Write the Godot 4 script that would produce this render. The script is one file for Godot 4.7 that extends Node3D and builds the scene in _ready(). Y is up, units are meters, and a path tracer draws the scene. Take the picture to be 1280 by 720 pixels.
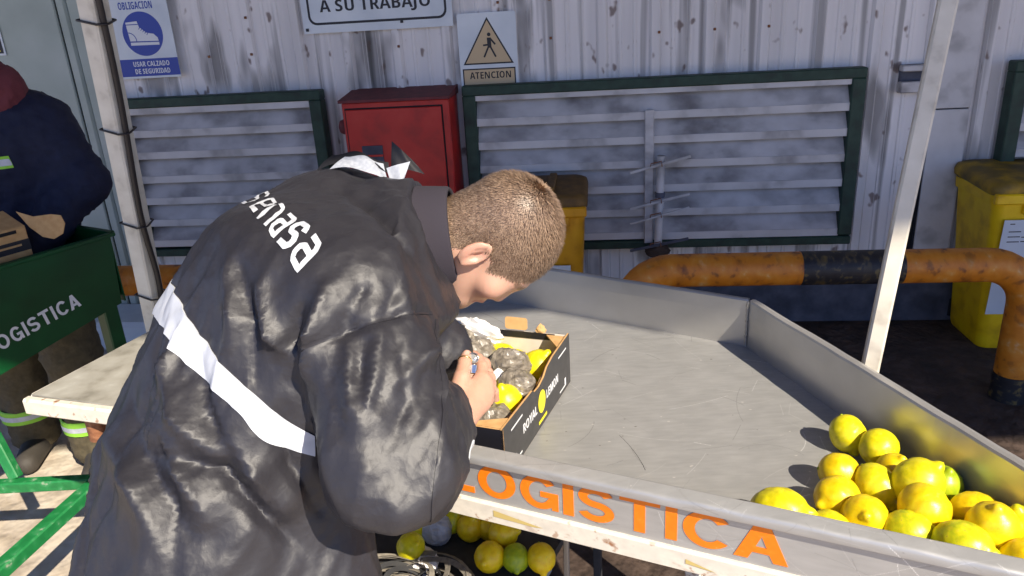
extends Node3D
# ---------------------------------------------------------------- camera numbers and main frames
const EYE := Vector3(0, 1.6, 0)
const PITCH := 0.35653
const ROLL := 0.059792
const WALL_YAW := 0.123745
const SUN_DIR := Vector3(-0.437, -0.643, -0.628)
var wall_at := Vector3(sin(WALL_YAW) * 3.75, 0, -cos(WALL_YAW) * 3.75)
var taken := {}
var M := {}
var rng := RandomNumberGenerator.new()

# ---------------------------------------------------------------- naming and tree helpers
func numbered(called: String) -> String:
	if not taken.has(called):
		taken[called] = 0
		return called
	taken[called] += 1
	return "%s_%03d" % [called, taken[called]]

func tag(o: Node, label: String, category: String, group := "") -> Node:
	o.set_meta("label", label)
	o.set_meta("category", category)
	if group != "":
		o.set_meta("group", group)
	return o

func thing(called: String, label: String, category: String, at := Vector3.ZERO, turn := 0.0, group := "") -> Node3D:
	var o := Node3D.new()
	o.name = numbered(called)
	add_child(o)
	o.position = at
	o.rotation.y = turn
	tag(o, label, category, group)
	return o

func obj(called: String, mesh: Mesh, mat: Material, parent: Node = null, xf := Transform3D.IDENTITY) -> MeshInstance3D:
	var o := MeshInstance3D.new()
	o.name = numbered(called) if parent == null else called
	o.mesh = mesh
	if mat:
		o.material_override = mat
	o.transform = xf
	if parent:
		parent.add_child(o, true)
	else:
		add_child(o)
	return o

# a part whose mesh is written in world axes, under a thing standing (unturned) at its base
func wobj(called: String, mesh: Mesh, mat: Material, parent: Node3D) -> MeshInstance3D:
	var o := obj(called, mesh, mat, parent)
	var base := Vector3.ZERO
	var n: Node3D = parent
	while n != self:
		base += n.position
		n = n.get_parent()
	o.position = -base
	return o

func struct(called: String, mesh: Mesh, mat: Material) -> MeshInstance3D:
	var o := obj(called, mesh, mat)
	o.set_meta("kind", "structure")
	return o

# ---------------------------------------------------------------- mesh builder
class MB:
	var v := PackedVector3Array()
	var n := PackedVector3Array()
	var c := PackedColorArray()
	var ix := PackedInt32Array()
	var tint := Color.WHITE
	func tri(a: Vector3, b: Vector3, d: Vector3) -> void:
		var m := (b - a).cross(d - a).normalized()
		var k := v.size()
		for p in [a, b, d]:
			v.append(p); n.append(m); c.append(tint)
		ix.append_array([k, k + 2, k + 1])
	func quad(a: Vector3, b: Vector3, d: Vector3, e: Vector3) -> void:
		var m := (d - a).cross(e - b).normalized()
		var k := v.size()
		for p in [a, b, d, e]:
			v.append(p); n.append(m); c.append(tint)
		ix.append_array([k, k + 2, k + 1, k, k + 3, k + 2])
	# box with chamfered edges; x = its own frame
	func box(x: Transform3D, s: Vector3, bev := 0.002) -> void:
		var h := s * 0.5
		var b := minf(bev, minf(h.x, minf(h.y, h.z)) * 0.45)
		var side_of := func(ax: int, sg: int) -> Array:
			var u := (ax + 1) % 3
			var w := (ax + 2) % 3
			var r := []
			for k in [[-1, -1], [1, -1], [1, 1], [-1, 1]]:
				var p := Vector3.ZERO
				p[ax] = h[ax] * sg
				p[u] = (h[u] - b) * k[0]
				p[w] = (h[w] - b) * k[1]
				r.append(x * p)
			if sg < 0:
				r.reverse()
			return r
		for ax in 3:
			for sg in [-1, 1]:
				var r: Array = side_of.call(ax, sg)
				quad(r[0], r[1], r[2], r[3])
		if b < 1e-5:
			return
		for ax in 3:
			var u := (ax + 1) % 3
			var w := (ax + 2) % 3
			for su in [-1, 1]:
				for sw in [-1, 1]:
					var q := []
					for e in [-1, 1]:
						var p := Vector3.ZERO
						var p2 := Vector3.ZERO
						p[ax] = (h[ax] - b) * e; p[u] = h[u] * su; p[w] = (h[w] - b) * sw
						p2[ax] = (h[ax] - b) * e; p2[u] = (h[u] - b) * su; p2[w] = h[w] * sw
						q.append(x * p); q.append(x * p2)
					if su * sw > 0:
						quad(q[2], q[3], q[1], q[0])
					else:
						quad(q[0], q[1], q[3], q[2])
		for sx in [-1, 1]:
			for sy in [-1, 1]:
				for sz in [-1, 1]:
					var a := x * Vector3(h.x * sx, (h.y - b) * sy, (h.z - b) * sz)
					var d := x * Vector3((h.x - b) * sx, h.y * sy, (h.z - b) * sz)
					var e := x * Vector3((h.x - b) * sx, (h.y - b) * sy, h.z * sz)
					if sx * sy * sz > 0:
						tri(a, d, e)
					else:
						tri(a, e, d)
	# beam from a to b, width along "side", height along the third axis
	func beam(a: Vector3, b: Vector3, side: Vector3, w: float, hgt: float, bev := 0.003) -> void:
		var z := (b - a).normalized()
		var s := (side - z * side.dot(z)).normalized()
		var y := z.cross(s)
		box(Transform3D(Basis(s, y, z), (a + b) * 0.5), Vector3(w, hgt, (b - a).length()), bev)
	# closed outline (counter-clockwise seen from +z) extruded from z0 to z1
	func slab(x: Transform3D, pts: PackedVector2Array, z0: float, z1: float) -> void:
		var t := Geometry2D.triangulate_polygon(pts)
		for i in range(0, t.size(), 3):
			var a := pts[t[i]]
			var b := pts[t[i + 1]]
			var d := pts[t[i + 2]]
			if (b - a).cross(d - a) < 0:
				var s := b
				b = d
				d = s
			tri(x * Vector3(a.x, a.y, z1), x * Vector3(b.x, b.y, z1), x * Vector3(d.x, d.y, z1))
			tri(x * Vector3(a.x, a.y, z0), x * Vector3(d.x, d.y, z0), x * Vector3(b.x, b.y, z0))
		var ar := 0.0
		for i in pts.size():
			ar += pts[i].cross(pts[(i + 1) % pts.size()])
		for i in pts.size():
			var a := pts[i]
			var b := pts[(i + 1) % pts.size()]
			if ar < 0:
				var s := a
				a = b
				b = s
			quad(x * Vector3(a.x, a.y, z0), x * Vector3(b.x, b.y, z0), x * Vector3(b.x, b.y, z1), x * Vector3(a.x, a.y, z1))
	# smooth grid of points rows x cols
	func grid(g: Array, closed := false) -> void:
		var R := g.size()
		var Cc: int = g[0].size()
		var k := v.size()
		for i in R:
			for j in Cc:
				var a: Vector3 = g[mini(i + 1, R - 1)][j] - g[maxi(i - 1, 0)][j]
				var jl := (j - 1 + Cc) % Cc if closed else maxi(j - 1, 0)
				var jr := (j + 1) % Cc if closed else mini(j + 1, Cc - 1)
				var b: Vector3 = g[i][jr] - g[i][jl]
				var m := b.cross(a)
				if m.length() < 1e-12:
					m = Vector3.UP
				v.append(g[i][j]); n.append(m.normalized()); c.append(tint)
		for i in R - 1:
			for j in (Cc if closed else Cc - 1):
				var j2 := (j + 1) % Cc
				var p := k + i * Cc + j
				var q := k + i * Cc + j2
				var r := k + (i + 1) * Cc + j2
				var s := k + (i + 1) * Cc + j
				ix.append_array([p, r, q, p, s, r])
	func tube(path: Array, rad: float, segs := 12, caps := true) -> void:
		var g := []
		var up := Vector3(0.31, 0.87, 0.39)
		for i in path.size():
			var d: Vector3 = (path[mini(i + 1, path.size() - 1)] - path[maxi(i - 1, 0)]).normalized()
			var s := (up - d * up.dot(d)).normalized()
			up = s
			var w := d.cross(s)
			var row := []
			for j in segs:
				var th := TAU * j / segs
				row.append(path[i] + (s * cos(th) + w * sin(th)) * rad)
			g.append(row)
		grid(g, true)
		if caps:
			for e in [0, path.size() - 1]:
				for j in segs:
					var a: Vector3 = g[e][j]
					var b: Vector3 = g[e][(j + 1) % segs]
					if e == 0:
						tri(path[e], b, a)
					else:
						tri(path[e], a, b)
	# flat ribbon with thickness along a path; "nor" gives the outward direction at each point
	func ribbon(path: Array, nor: Array, w: float, th: float) -> void:
		var g := []
		for i in path.size():
			var d: Vector3 = (path[mini(i + 1, path.size() - 1)] - path[maxi(i - 1, 0)]).normalized()
			var s: Vector3 = d.cross(nor[i]).normalized()
			var m: Vector3 = s.cross(d).normalized()
			g.append([path[i] + s * w / 2 + m * th, path[i] - s * w / 2 + m * th, path[i] - s * w / 2, path[i] + s * w / 2])
		for i in path.size() - 1:
			for j in 4:
				quad(g[i][j], g[i + 1][j], g[i + 1][(j + 1) % 4], g[i][(j + 1) % 4])
		quad(g[0][0], g[0][1], g[0][2], g[0][3])
		var e: Array = g[-1]
		quad(e[3], e[2], e[1], e[0])
	# revolve a profile [radius, height] about y
	func lathe(x: Transform3D, prof: Array, segs := 20) -> void:
		var g := []
		for p in prof:
			var row := []
			for j in segs:
				var th := TAU * j / segs
				row.append(x * Vector3(cos(th) * p[0], p[1], -sin(th) * p[0]))
			g.append(row)
		grid(g, true)
	func done() -> ArrayMesh:
		var a := []
		a.resize(Mesh.ARRAY_MAX)
		a[Mesh.ARRAY_VERTEX] = v
		a[Mesh.ARRAY_NORMAL] = n
		a[Mesh.ARRAY_COLOR] = c
		a[Mesh.ARRAY_INDEX] = ix
		var m := ArrayMesh.new()
		m.add_surface_from_arrays(Mesh.PRIMITIVE_TRIANGLES, a)
		return m

func at(o: Vector3, b := Basis.IDENTITY) -> Transform3D:
	return Transform3D(b, o)

func box_mesh(s: Vector3, bev := 0.002) -> ArrayMesh:
	var b := MB.new()
	b.box(Transform3D.IDENTITY, s, bev)
	return b.done()

func beam_mesh(a: Vector3, b: Vector3, side: Vector3, w: float, h: float, bev := 0.003) -> ArrayMesh:
	var m := MB.new()
	m.beam(a, b, side, w, h, bev)
	return m.done()

func slab_mesh(x: Transform3D, pts: PackedVector2Array, z0: float, z1: float) -> ArrayMesh:
	var m := MB.new()
	m.slab(x, pts, z0, z1)
	return m.done()

func round_rect(w: float, h: float, r: float, k := 5) -> PackedVector2Array:
	var o := PackedVector2Array()
	for q in [[1, -1, -90], [1, 1, 0], [-1, 1, 90], [-1, -1, 180]]:
		for i in k + 1:
			var th := deg_to_rad(q[2] + 90.0 * i / k)
			o.append(Vector2(q[0] * (w / 2 - r), q[1] * (h / 2 - r)) + Vector2(cos(th), sin(th)) * r)
	return o

func ring_poly(outer: PackedVector2Array, inner: PackedVector2Array) -> MB:
	# outline band between two outlines with the same number of points, 1 mm proud
	var m := MB.new()
	var k := outer.size()
	for i in k:
		var j := (i + 1) % k
		m.quad(Vector3(outer[i].x, outer[i].y, 0), Vector3(outer[j].x, outer[j].y, 0), Vector3(inner[j].x, inner[j].y, 0), Vector3(inner[i].x, inner[i].y, 0))
	return m

func letters(text: String, height: float, bold := true, family := "Droid Sans") -> TextMesh:
	var t := TextMesh.new()
	var f := SystemFont.new()
	f.font_names = PackedStringArray([family])
	f.font_weight = 700 if bold else 400
	t.font = f
	t.text = text
	t.font_size = 48
	t.pixel_size = height / 34.3   # capitals are 0.714 of the size
	t.depth = 0.0012
	t.curve_step = 1.0
	return t

# heavy plain capitals, 1 unit high
func block_letter(ch: String) -> ArrayMesh:
	var m := MB.new()
	var poly := func(pts: Array, z: float) -> void:
		m.slab(Transform3D.IDENTITY, PackedVector2Array(pts), 0.0, z)
	var sweep := func(c: Vector2, r: Vector2, a0: float, a1: float, z: float) -> void:
		var n := 28
		for i in n:
			var q := []
			for e in [i, i + 1]:
				var th := deg_to_rad(lerpf(a0, a1, float(e) / n))
				var p := Vector2(cos(th) * r.x, sin(th) * r.y)
				var nn := Vector2(cos(th) / r.x, sin(th) / r.y).normalized() * 0.094
				q.append(c + p - nn)
				q.append(c + p + nn)
			var a: Array = [q[0], q[1], q[3], q[2]]
			if (a[1] - a[0]).cross(a[2] - a[0]) < 0:
				a.reverse()
			m.quad(Vector3(a[0].x, a[0].y, z), Vector3(a[1].x, a[1].y, z), Vector3(a[2].x, a[2].y, z), Vector3(a[3].x, a[3].y, z))
	match ch:
		"L":
			poly.call([Vector2(0, 0), Vector2(0.60, 0), Vector2(0.60, 0.18), Vector2(0.2, 0.18), Vector2(0.2, 1), Vector2(0, 1)], 1.0)
		"I":
			poly.call([Vector2(0, 0), Vector2(0.2, 0), Vector2(0.2, 1), Vector2(0, 1)], 1.0)
		"T":
			poly.call([Vector2(0.26, 0), Vector2(0.46, 0), Vector2(0.46, 0.82), Vector2(0.72, 0.82), Vector2(0.72, 1), Vector2(0, 1), Vector2(0, 0.82), Vector2(0.26, 0.82)], 1.0)
		"A":
			poly.call([Vector2(0, 0), Vector2(0.2, 0), Vector2(0.262, 0.2), Vector2(0.38, 0.2), Vector2(0.38, 0.36), Vector2(0.30, 0.36), Vector2(0.38, 0.66), Vector2(0.38, 1), Vector2(0.28, 1)], 1.0)
			poly.call([Vector2(0.76, 0), Vector2(0.48, 1), Vector2(0.38, 1), Vector2(0.38, 0.66), Vector2(0.46, 0.36), Vector2(0.38, 0.36), Vector2(0.38, 0.2), Vector2(0.498, 0.2), Vector2(0.56, 0)], 1.0)
		"O":
			sweep.call(Vector2(0.40, 0.5), Vector2(0.306, 0.418), 0, 360, 1.0)
		"C":
			sweep.call(Vector2(0.39, 0.5), Vector2(0.296, 0.418), 38, 322, 1.0)
		"G":
			sweep.call(Vector2(0.40, 0.5), Vector2(0.306, 0.418), 38, 336, 1.0)
			poly.call([Vector2(0.42, 0.53), Vector2(0.42, 0.37), Vector2(0.61, 0.37), Vector2(0.66, 0.01), Vector2(0.79, 0.01), Vector2(0.79, 0.53)], 0.8)
		"S":
			sweep.call(Vector2(0.36, 0.71), Vector2(0.262, 0.202), 18, 270, 1.0)
			sweep.call(Vector2(0.36, 0.294), Vector2(0.272, 0.208), 90, -164, 1.0)
	return m.done()

# ---------------------------------------------------------------- textures and materials
func ramped(img: Image, ramp: Gradient) -> ImageTexture:
	var w := img.get_width()
	var h := img.get_height()
	var o := Image.create(w, h, false, Image.FORMAT_RGB8)
	for y in h:
		for x in w:
			o.set_pixel(x, y, ramp.sample(img.get_pixel(x, y).r))
	o.generate_mipmaps()
	return ImageTexture.create_from_image(o)

func grad(stops: Array) -> Gradient:
	var g := Gradient.new()
	var off := PackedFloat32Array()
	var col := PackedColorArray()
	for s in stops:
		off.append(s[0]); col.append(s[1])
	g.offsets = off
	g.colors = col
	return g

func noise(sd: int, freq: float, oct := 4, kind := FastNoiseLite.TYPE_SIMPLEX_SMOOTH) -> FastNoiseLite:
	var f := FastNoiseLite.new()
	f.seed = sd
	f.noise_type = kind
	f.frequency = freq
	f.fractal_octaves = oct
	return f

func blotch(sd: int, freq: float, stops: Array, size := 256, oct := 5) -> ImageTexture:
	return ramped(noise(sd, freq, oct).get_seamless_image(size, size), grad(stops))

func bumps(sd: int, freq: float, strength: float, size := 256, oct := 4) -> ImageTexture:
	var im := noise(sd, freq, oct).get_seamless_image(size, size)
	im.convert(Image.FORMAT_RGBA8)
	im.bump_map_to_normal_map(strength)
	return ImageTexture.create_from_image(im)

func mat(col: Color, rough := 0.6, metal := 0.0) -> StandardMaterial3D:
	var m := StandardMaterial3D.new()
	m.albedo_color = col.linear_to_srgb()
	m.roughness = rough
	m.metallic = metal
	return m

func tri_mat(tex: Texture2D, metres: float, rough := 0.6, metal := 0.0, nrm: Texture2D = null, nscale := 1.0, world := true) -> StandardMaterial3D:
	var m := StandardMaterial3D.new()
	m.albedo_texture = tex
	m.roughness = rough
	m.metallic = metal
	m.uv1_triplanar = true
	m.uv1_world_triplanar = world
	m.uv1_scale = Vector3.ONE / metres
	if nrm:
		m.normal_enabled = true
		m.normal_texture = nrm
		m.normal_scale = nscale
	return m

# colours below are linear, real-world base colours; ramps are written in sRGB
func lin(r: float, g: float, b: float) -> Color:
	return Color(r, g, b)

func srgb(r: int, g: int, b: int) -> Color:
	return Color8(r, g, b)

func streak_texture() -> ImageTexture:
	# white-painted corrugated sheet: run marks, soot above the louvres, rust specks
	var w := 1440
	var h := 512
	var fine := noise(3, 0.02, 4)
	var wide := noise(8, 0.006, 3)
	var soot := noise(21, 0.012, 4)
	var speck := noise(33, 0.05, 3)
	var im := Image.create(w, h, false, Image.FORMAT_RGB8)
	for y in h:
		for x in w:
			var a := fine.get_noise_2d(x * 1.7, y * 0.05)
			var b := wide.get_noise_2d(x, y * 0.12)
			var s := soot.get_noise_2d(x * 1.2, y * 0.35)
			var k := speck.get_noise_2d(x, y * 0.6)
			var val := 0.88 + 0.08 * b + 0.09 * a
			val -= clampf((a - 0.18) * 1.5, 0, 0.30)
			val -= clampf((s - 0.20) * 1.2, 0, 0.30)
			var c := Color(val * 1.0, val * 0.98, val * 0.972)
			if k > 0.50:
				c = c.lerp(Color(0.30, 0.22, 0.19), clampf((k - 0.50) * 5.0, 0, 0.6))
			im.set_pixel(x, y, c)
	im.generate_mipmaps()
	return ImageTexture.create_from_image(im)

func steel_texture() -> ImageTexture:
	var w := 1024
	var im := Image.create(w, w, false, Image.FORMAT_RGB8)
	var a := noise(5, 0.010, 5)
	var b := noise(6, 0.05, 4)
	for y in w:
		for x in w:
			var q := 0.675 + 0.03 * a.get_noise_2d(x, y) + 0.03 * b.get_noise_2d(x * 0.25, y * 1.4)
			im.set_pixel(x, y, Color(q, q * 0.995, q * 0.985))
	var r := RandomNumberGenerator.new()
	r.seed = 77
	for k in 240:   # scratches
		var p := Vector2(r.randf() * w, r.randf() * w)
		var dir := Vector2.from_angle(r.randfn(0.2, 0.9))
		var n := int(r.randf_range(15, 170))
		var bend := r.randfn(0, 0.004)
		var up := r.randf_range(-0.12, 0.15)
		for i in n:
			p += dir
			dir = dir.rotated(bend)
			var x := posmod(int(p.x), w)
			var y := posmod(int(p.y), w)
			var c := im.get_pixel(x, y)
			im.set_pixel(x, y, Color(c.r + up, c.g + up, c.b + up))
			if k % 4 == 0:
				im.set_pixel(x, (y + 1) % w, Color(c.r + up, c.g + up, c.b + up))
	for k in 170:   # scuffs and dried drops
		var x := r.randi() % w
		var y := r.randi() % w
		var rr := r.randi_range(1, 4)
		var pale_scuff := r.randf() < 0.6
		for j in range(-rr, rr + 1):
			for i in range(-rr, rr + 1):
				if Vector2(i, j * 1.6).length() <= rr * r.randf_range(0.5, 1.0):
					im.set_pixel(posmod(x + i, w), posmod(y + j, w), Color(0.80, 0.79, 0.77) if pale_scuff else Color(0.5, 0.49, 0.47))
	im.generate_mipmaps()
	return ImageTexture.create_from_image(im)

func rust_paint(sd: int, base: Color, rust: Color, level: float) -> ImageTexture:
	var im := noise(sd, 0.018, 5).get_seamless_image(512, 512)
	return ramped(im, grad([[0.0, base.darkened(0.10)], [level - 0.12, base], [level, base.darkened(0.08)], [level + 0.05, rust.lerp(base, 0.3)], [1.0, rust]]))

func make_materials() -> void:
	var fine_n := bumps(11, 0.06, 3.0)
	var soft_n := bumps(12, 0.02, 4.0)
	M.wall = tri_mat(streak_texture(), 1.0, 0.55, 0.0, soft_n, 0.12, false)
	M.wall.uv1_scale = Vector3(1.0 / 7.2, 1.0 / 2.56, 1.0)
	M.slat = tri_mat(blotch(41, 0.012, [[0.0, srgb(104, 100, 100)], [0.36, srgb(164, 161, 161)], [0.55, srgb(192, 189, 189)], [1.0, srgb(214, 211, 211)]]), 0.9, 0.55, 0.0, soft_n, 0.2)
	M.slat.uv1_scale = Vector3(1.1, 2.0, 2.0)
	M.lip = tri_mat(blotch(42, 0.012, [[0.0, srgb(146, 143, 142)], [0.4, srgb(198, 195, 194)], [1.0, srgb(216, 213, 212)]]), 0.9, 0.55)
	M.frame_green = tri_mat(blotch(43, 0.02, [[0.0, srgb(22, 36, 30)], [0.5, srgb(30, 58, 46)], [1.0, srgb(48, 72, 60)]]), 0.5, 0.6)
	M.dark = mat(lin(0.012, 0.012, 0.014), 0.9)
	M.plinth = tri_mat(blotch(44, 0.02, [[0.0, srgb(58, 60, 70)], [0.5, srgb(78, 80, 92)], [1.0, srgb(98, 100, 112)]]), 0.7, 0.85, 0.0, soft_n, 0.4)
	M.door = tri_mat(blotch(45, 0.01, [[0.0, srgb(150, 160, 152)], [0.5, srgb(164, 174, 166)], [1.0, srgb(176, 184, 178)]]), 1.2, 0.5)
	M.concrete = tri_mat(blotch(46, 0.012, [[0.0, srgb(150, 136, 118)], [0.45, srgb(188, 174, 156)], [0.7, srgb(198, 186, 168)], [1.0, srgb(210, 200, 184)]], 512), 1.7, 0.9, 0.0, fine_n, 0.5)
	M.soil = tri_mat(blotch(47, 0.014, [[0.0, srgb(46, 36, 30)], [0.5, srgb(66, 52, 44)], [1.0, srgb(88, 72, 62)]], 512), 1.3, 0.9, 0.0, fine_n, 1.0)
	M.red = tri_mat(blotch(48, 0.015, [[0.0, srgb(148, 24, 20)], [0.5, srgb(182, 30, 24)], [1.0, srgb(190, 48, 38)]]), 0.6, 0.45)
	M.red_top = tri_mat(blotch(49, 0.02, [[0.0, srgb(86, 38, 42)], [1.0, srgb(120, 52, 54)]]), 0.3, 0.75)
	M.white_sign = tri_mat(blotch(50, 0.01, [[0.0, srgb(196, 204, 212)], [1.0, srgb(222, 228, 232)]]), 0.7, 0.4)
	M.blue_sign = mat(lin(0.012, 0.045, 0.34), 0.4)
	M.black_ink = mat(lin(0.012, 0.012, 0.018), 0.5)
	M.tan_sign = mat(lin(0.58, 0.43, 0.25), 0.45)
	M.yellow_ink = mat(lin(0.80, 0.68, 0.03), 0.5)
	M.white_ink = mat(lin(0.72, 0.73, 0.75), 0.45)
	M.orange_ink = tri_mat(blotch(51, 0.04, [[0.0, srgb(240, 118, 0)], [0.72, srgb(246, 128, 0)], [0.86, srgb(240, 140, 40)], [1.0, srgb(214, 180, 150)]]), 0.15, 0.5)
	M.bin_yellow = tri_mat(blotch(52, 0.012, [[0.0, srgb(196, 146, 4)], [0.5, srgb(240, 194, 6)], [1.0, srgb(248, 208, 20)]]), 0.5, 0.45)
	M.bin_yellow_shaded = tri_mat(blotch(53, 0.012, [[0.0, srgb(170, 110, 8)], [0.5, srgb(216, 150, 10)], [1.0, srgb(228, 164, 20)]]), 0.5, 0.45)  # bin yellow turned browner so the bin looks shaded
	M.bin_lid = tri_mat(blotch(54, 0.02, [[0.0, srgb(84, 70, 34)], [0.5, srgb(120, 96, 30)], [0.8, srgb(176, 138, 16)], [1.0, srgb(200, 156, 12)]]), 0.8, 0.6)
	M.bin_lid_dirty = tri_mat(blotch(55, 0.02, [[0.0, srgb(86, 64, 30)], [1.0, srgb(128, 92, 34)]]), 0.3, 0.65)
	M.rail_orange = tri_mat(blotch(56, 0.02, [[0.0, srgb(64, 42, 28)], [0.22, srgb(120, 66, 26)], [0.34, srgb(192, 114, 24)], [0.65, srgb(208, 128, 30)], [0.85, srgb(212, 146, 62)], [1.0, srgb(216, 190, 160)]]), 0.45, 0.5, 0.0, soft_n, 0.25)
	M.rail_black = tri_mat(blotch(57, 0.03, [[0.0, srgb(16, 16, 20)], [0.62, srgb(34, 34, 40)], [0.72, srgb(92, 80, 52)], [1.0, srgb(136, 112, 50)]]), 0.4, 0.55)
	M.steel = tri_mat(steel_texture(), 0.85, 0.45, 0.40, fine_n, 0.06)
	M.steel_wall = tri_mat(blotch(58, 0.01, [[0.0, srgb(172, 170, 166)], [0.5, srgb(192, 190, 186)], [1.0, srgb(204, 202, 198)]]), 0.5, 0.34, 0.62, fine_n, 0.05)
	M.weld = mat(lin(0.36, 0.34, 0.31), 0.5, 0.6)
	M.cream = tri_mat(rust_paint(59, srgb(226, 218, 202), srgb(142, 92, 56), 0.80), 0.32, 0.6, 0.0, soft_n, 0.2)
	M.table_top = tri_mat(blotch(60, 0.012, [[0.0, srgb(128, 124, 113)], [0.4, srgb(158, 154, 143)], [0.8, srgb(170, 167, 157)], [1.0, srgb(182, 180, 170)]], 512), 0.6, 0.6, 0.0, soft_n, 0.15)
	M.rust = tri_mat(blotch(61, 0.03, [[0.0, srgb(96, 58, 36)], [0.6, srgb(140, 92, 62)], [1.0, srgb(170, 130, 100)]]), 0.15, 0.85)
	M.pole = tri_mat(blotch(62, 0.016, [[0.0, srgb(160, 152, 138)], [0.35, srgb(206, 199, 184)], [1.0, srgb(224, 218, 204)]]), 0.35, 0.55, 0.0, soft_n, 0.1)
	M.cable = mat(lin(0.022, 0.017, 0.017), 0.5)
	M.trough = tri_mat(blotch(63, 0.012, [[0.0, srgb(4, 56, 26)], [0.6, srgb(6, 70, 34)], [1.0, srgb(14, 80, 42)]]), 0.6, 0.35)
	M.green_bar = tri_mat(blotch(64, 0.025, [[0.0, srgb(22, 104, 54)], [0.55, srgb(30, 122, 64)], [0.78, srgb(60, 134, 84)], [0.92, srgb(150, 164, 140)], [1.0, srgb(180, 180, 160)]]), 0.3, 0.5)
	M.card = tri_mat(blotch(65, 0.03, [[0.0, srgb(188, 144, 92)], [1.0, srgb(212, 172, 118)]]), 0.2, 0.85)
	M.card_print = tri_mat(blotch(66, 0.03, [[0.0, srgb(56, 55, 56)], [1.0, srgb(70, 69, 69)]]), 0.2, 0.55)
	M.card_white = tri_mat(blotch(67, 0.02, [[0.0, srgb(222, 208, 194)], [1.0, srgb(238, 228, 216)]]), 0.2, 0.8)
	M.tissue = mat(lin(0.78, 0.76, 0.76), 0.8)
	M.film = tri_mat(blotch(68, 0.03, [[0.0, srgb(78, 72, 64)], [0.5, srgb(120, 112, 102)], [1.0, srgb(180, 170, 154)]]), 0.12, 0.36, 0.0, fine_n, 0.3)
	var peel := bumps(70, 0.11, 3.0)
	for k in 3:
		var base: Array = [[srgb(214, 202, 18), srgb(234, 220, 30)], [srgb(232, 196, 14), srgb(240, 212, 26)], [srgb(186, 192, 26), srgb(226, 216, 26)]][k]
		M["lemon%d" % k] = tri_mat(blotch(80 + k, 0.012, [[0.0, base[0].darkened(0.12)], [0.3, base[0]], [0.75, base[1]], [0.90, base[1].lerp(srgb(220, 206, 120), 0.4)], [1.0, srgb(170, 140, 50)]]), 1.3, 0.36, 0.0, peel, 0.30, false)
	M.lemon3 = tri_mat(blotch(84, 0.012, [[0.0, srgb(138, 162, 28)], [0.55, srgb(158, 178, 28)], [1.0, srgb(186, 194, 26)]]), 1.3, 0.36, 0.0, peel, 0.30, false)
	for k in 4:
		M["lemon%d" % k].subsurf_scatter_enabled = true
		M["lemon%d" % k].subsurf_scatter_strength = 0.08
	var cel := noise(91, 0.020, 2, FastNoiseLite.TYPE_CELLULAR)
	cel.cellular_jitter = 1.0
	cel.domain_warp_enabled = true
	cel.domain_warp_amplitude = 18.0
	cel.domain_warp_frequency = 0.012
	var crush := cel.get_seamless_image(512, 512)
	crush.convert(Image.FORMAT_RGBA8)
	crush.bump_map_to_normal_map(9.0)
	M.nylon = tri_mat(blotch(90, 0.03, [[0.0, srgb(38, 37, 43)], [1.0, srgb(47, 46, 51)]]), 0.34, 0.49, 0.0, ImageTexture.create_from_image(crush), 0.48)
	M.nylon.metallic_specular = 0.5
	M.reflective = tri_mat(blotch(92, 0.02, [[0.0, srgb(188, 192, 200)], [1.0, srgb(214, 217, 224)]]), 0.15, 0.45, 0.0, soft_n, 0.2)
	M.black_cloth_and_shade = mat(lin(0.014, 0.014, 0.018), 0.7)  # black cloth, also the near-black of the painted hood shade
	M.lining = tri_mat(blotch(99, 0.02, [[0.0, srgb(150, 156, 170)], [1.0, srgb(196, 200, 208)]]), 0.05, 0.5)
	M.knit = tri_mat(blotch(93, 0.1, [[0.0, srgb(36, 33, 42)], [1.0, srgb(62, 56, 66)]]), 0.03, 0.9)
	M.skin = StandardMaterial3D.new()
	M.skin.vertex_color_use_as_albedo = true
	M.skin.roughness = 0.48
	M.skin.subsurf_scatter_enabled = true
	M.skin.subsurf_scatter_strength = 0.12
	M.hair = StandardMaterial3D.new()
	M.hair.vertex_color_use_as_albedo = true
	M.hair.roughness = 0.42
	M.navy = tri_mat(blotch(94, 0.03, [[0.0, srgb(17, 22, 46)], [1.0, srgb(28, 34, 62)]]), 0.2, 0.8, 0.0, soft_n, 0.5)
	M.maroon = mat(lin(0.16, 0.035, 0.045), 0.9)
	M.khaki = tri_mat(blotch(95, 0.03, [[0.0, srgb(72, 65, 48)], [1.0, srgb(96, 87, 66)]]), 0.2, 0.85, 0.0, soft_n, 0.5)
	M.lime = mat(lin(0.33, 0.72, 0.06), 0.5)
	M.boot = mat(lin(0.05, 0.043, 0.035), 0.7)
	M.jeans = tri_mat(blotch(96, 0.04, [[0.0, srgb(34, 36, 44)], [1.0, srgb(54, 55, 62)]]), 0.1, 0.85)
	M.strap = tri_mat(blotch(97, 0.03, [[0.0, srgb(104, 99, 92)], [1.0, srgb(150, 143, 130)]]), 0.1, 0.95)
	M.strap.metallic_specular = 0.1
	M.shelf = tri_mat(blotch(98, 0.02, [[0.0, srgb(44, 44, 46)], [1.0, srgb(64, 64, 66)]]), 0.3, 0.8)
	M.tarp = mat(lin(0.10, 0.10, 0.105), 0.8)
	M.tape = mat(lin(0.60, 0.46, 0.16), 0.5)
	M.glass = mat(lin(0.55, 0.58, 0.60), 0.08, 0.6)
	M.chrome = mat(lin(0.62, 0.61, 0.58), 0.18, 1.0)
	M.brass = mat(lin(0.80, 0.56, 0.16), 0.25, 1.0)
	M.bag = mat(lin(0.36, 0.38, 0.43), 0.4)

# ---------------------------------------------------------------- implicit surfaces
static func smin(a: float, b: float, k: float) -> float:
	var h := clampf(0.5 + 0.5 * (b - a) / k, 0, 1)
	return lerpf(b, a, h) - k * h * (1.0 - h)

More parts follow.
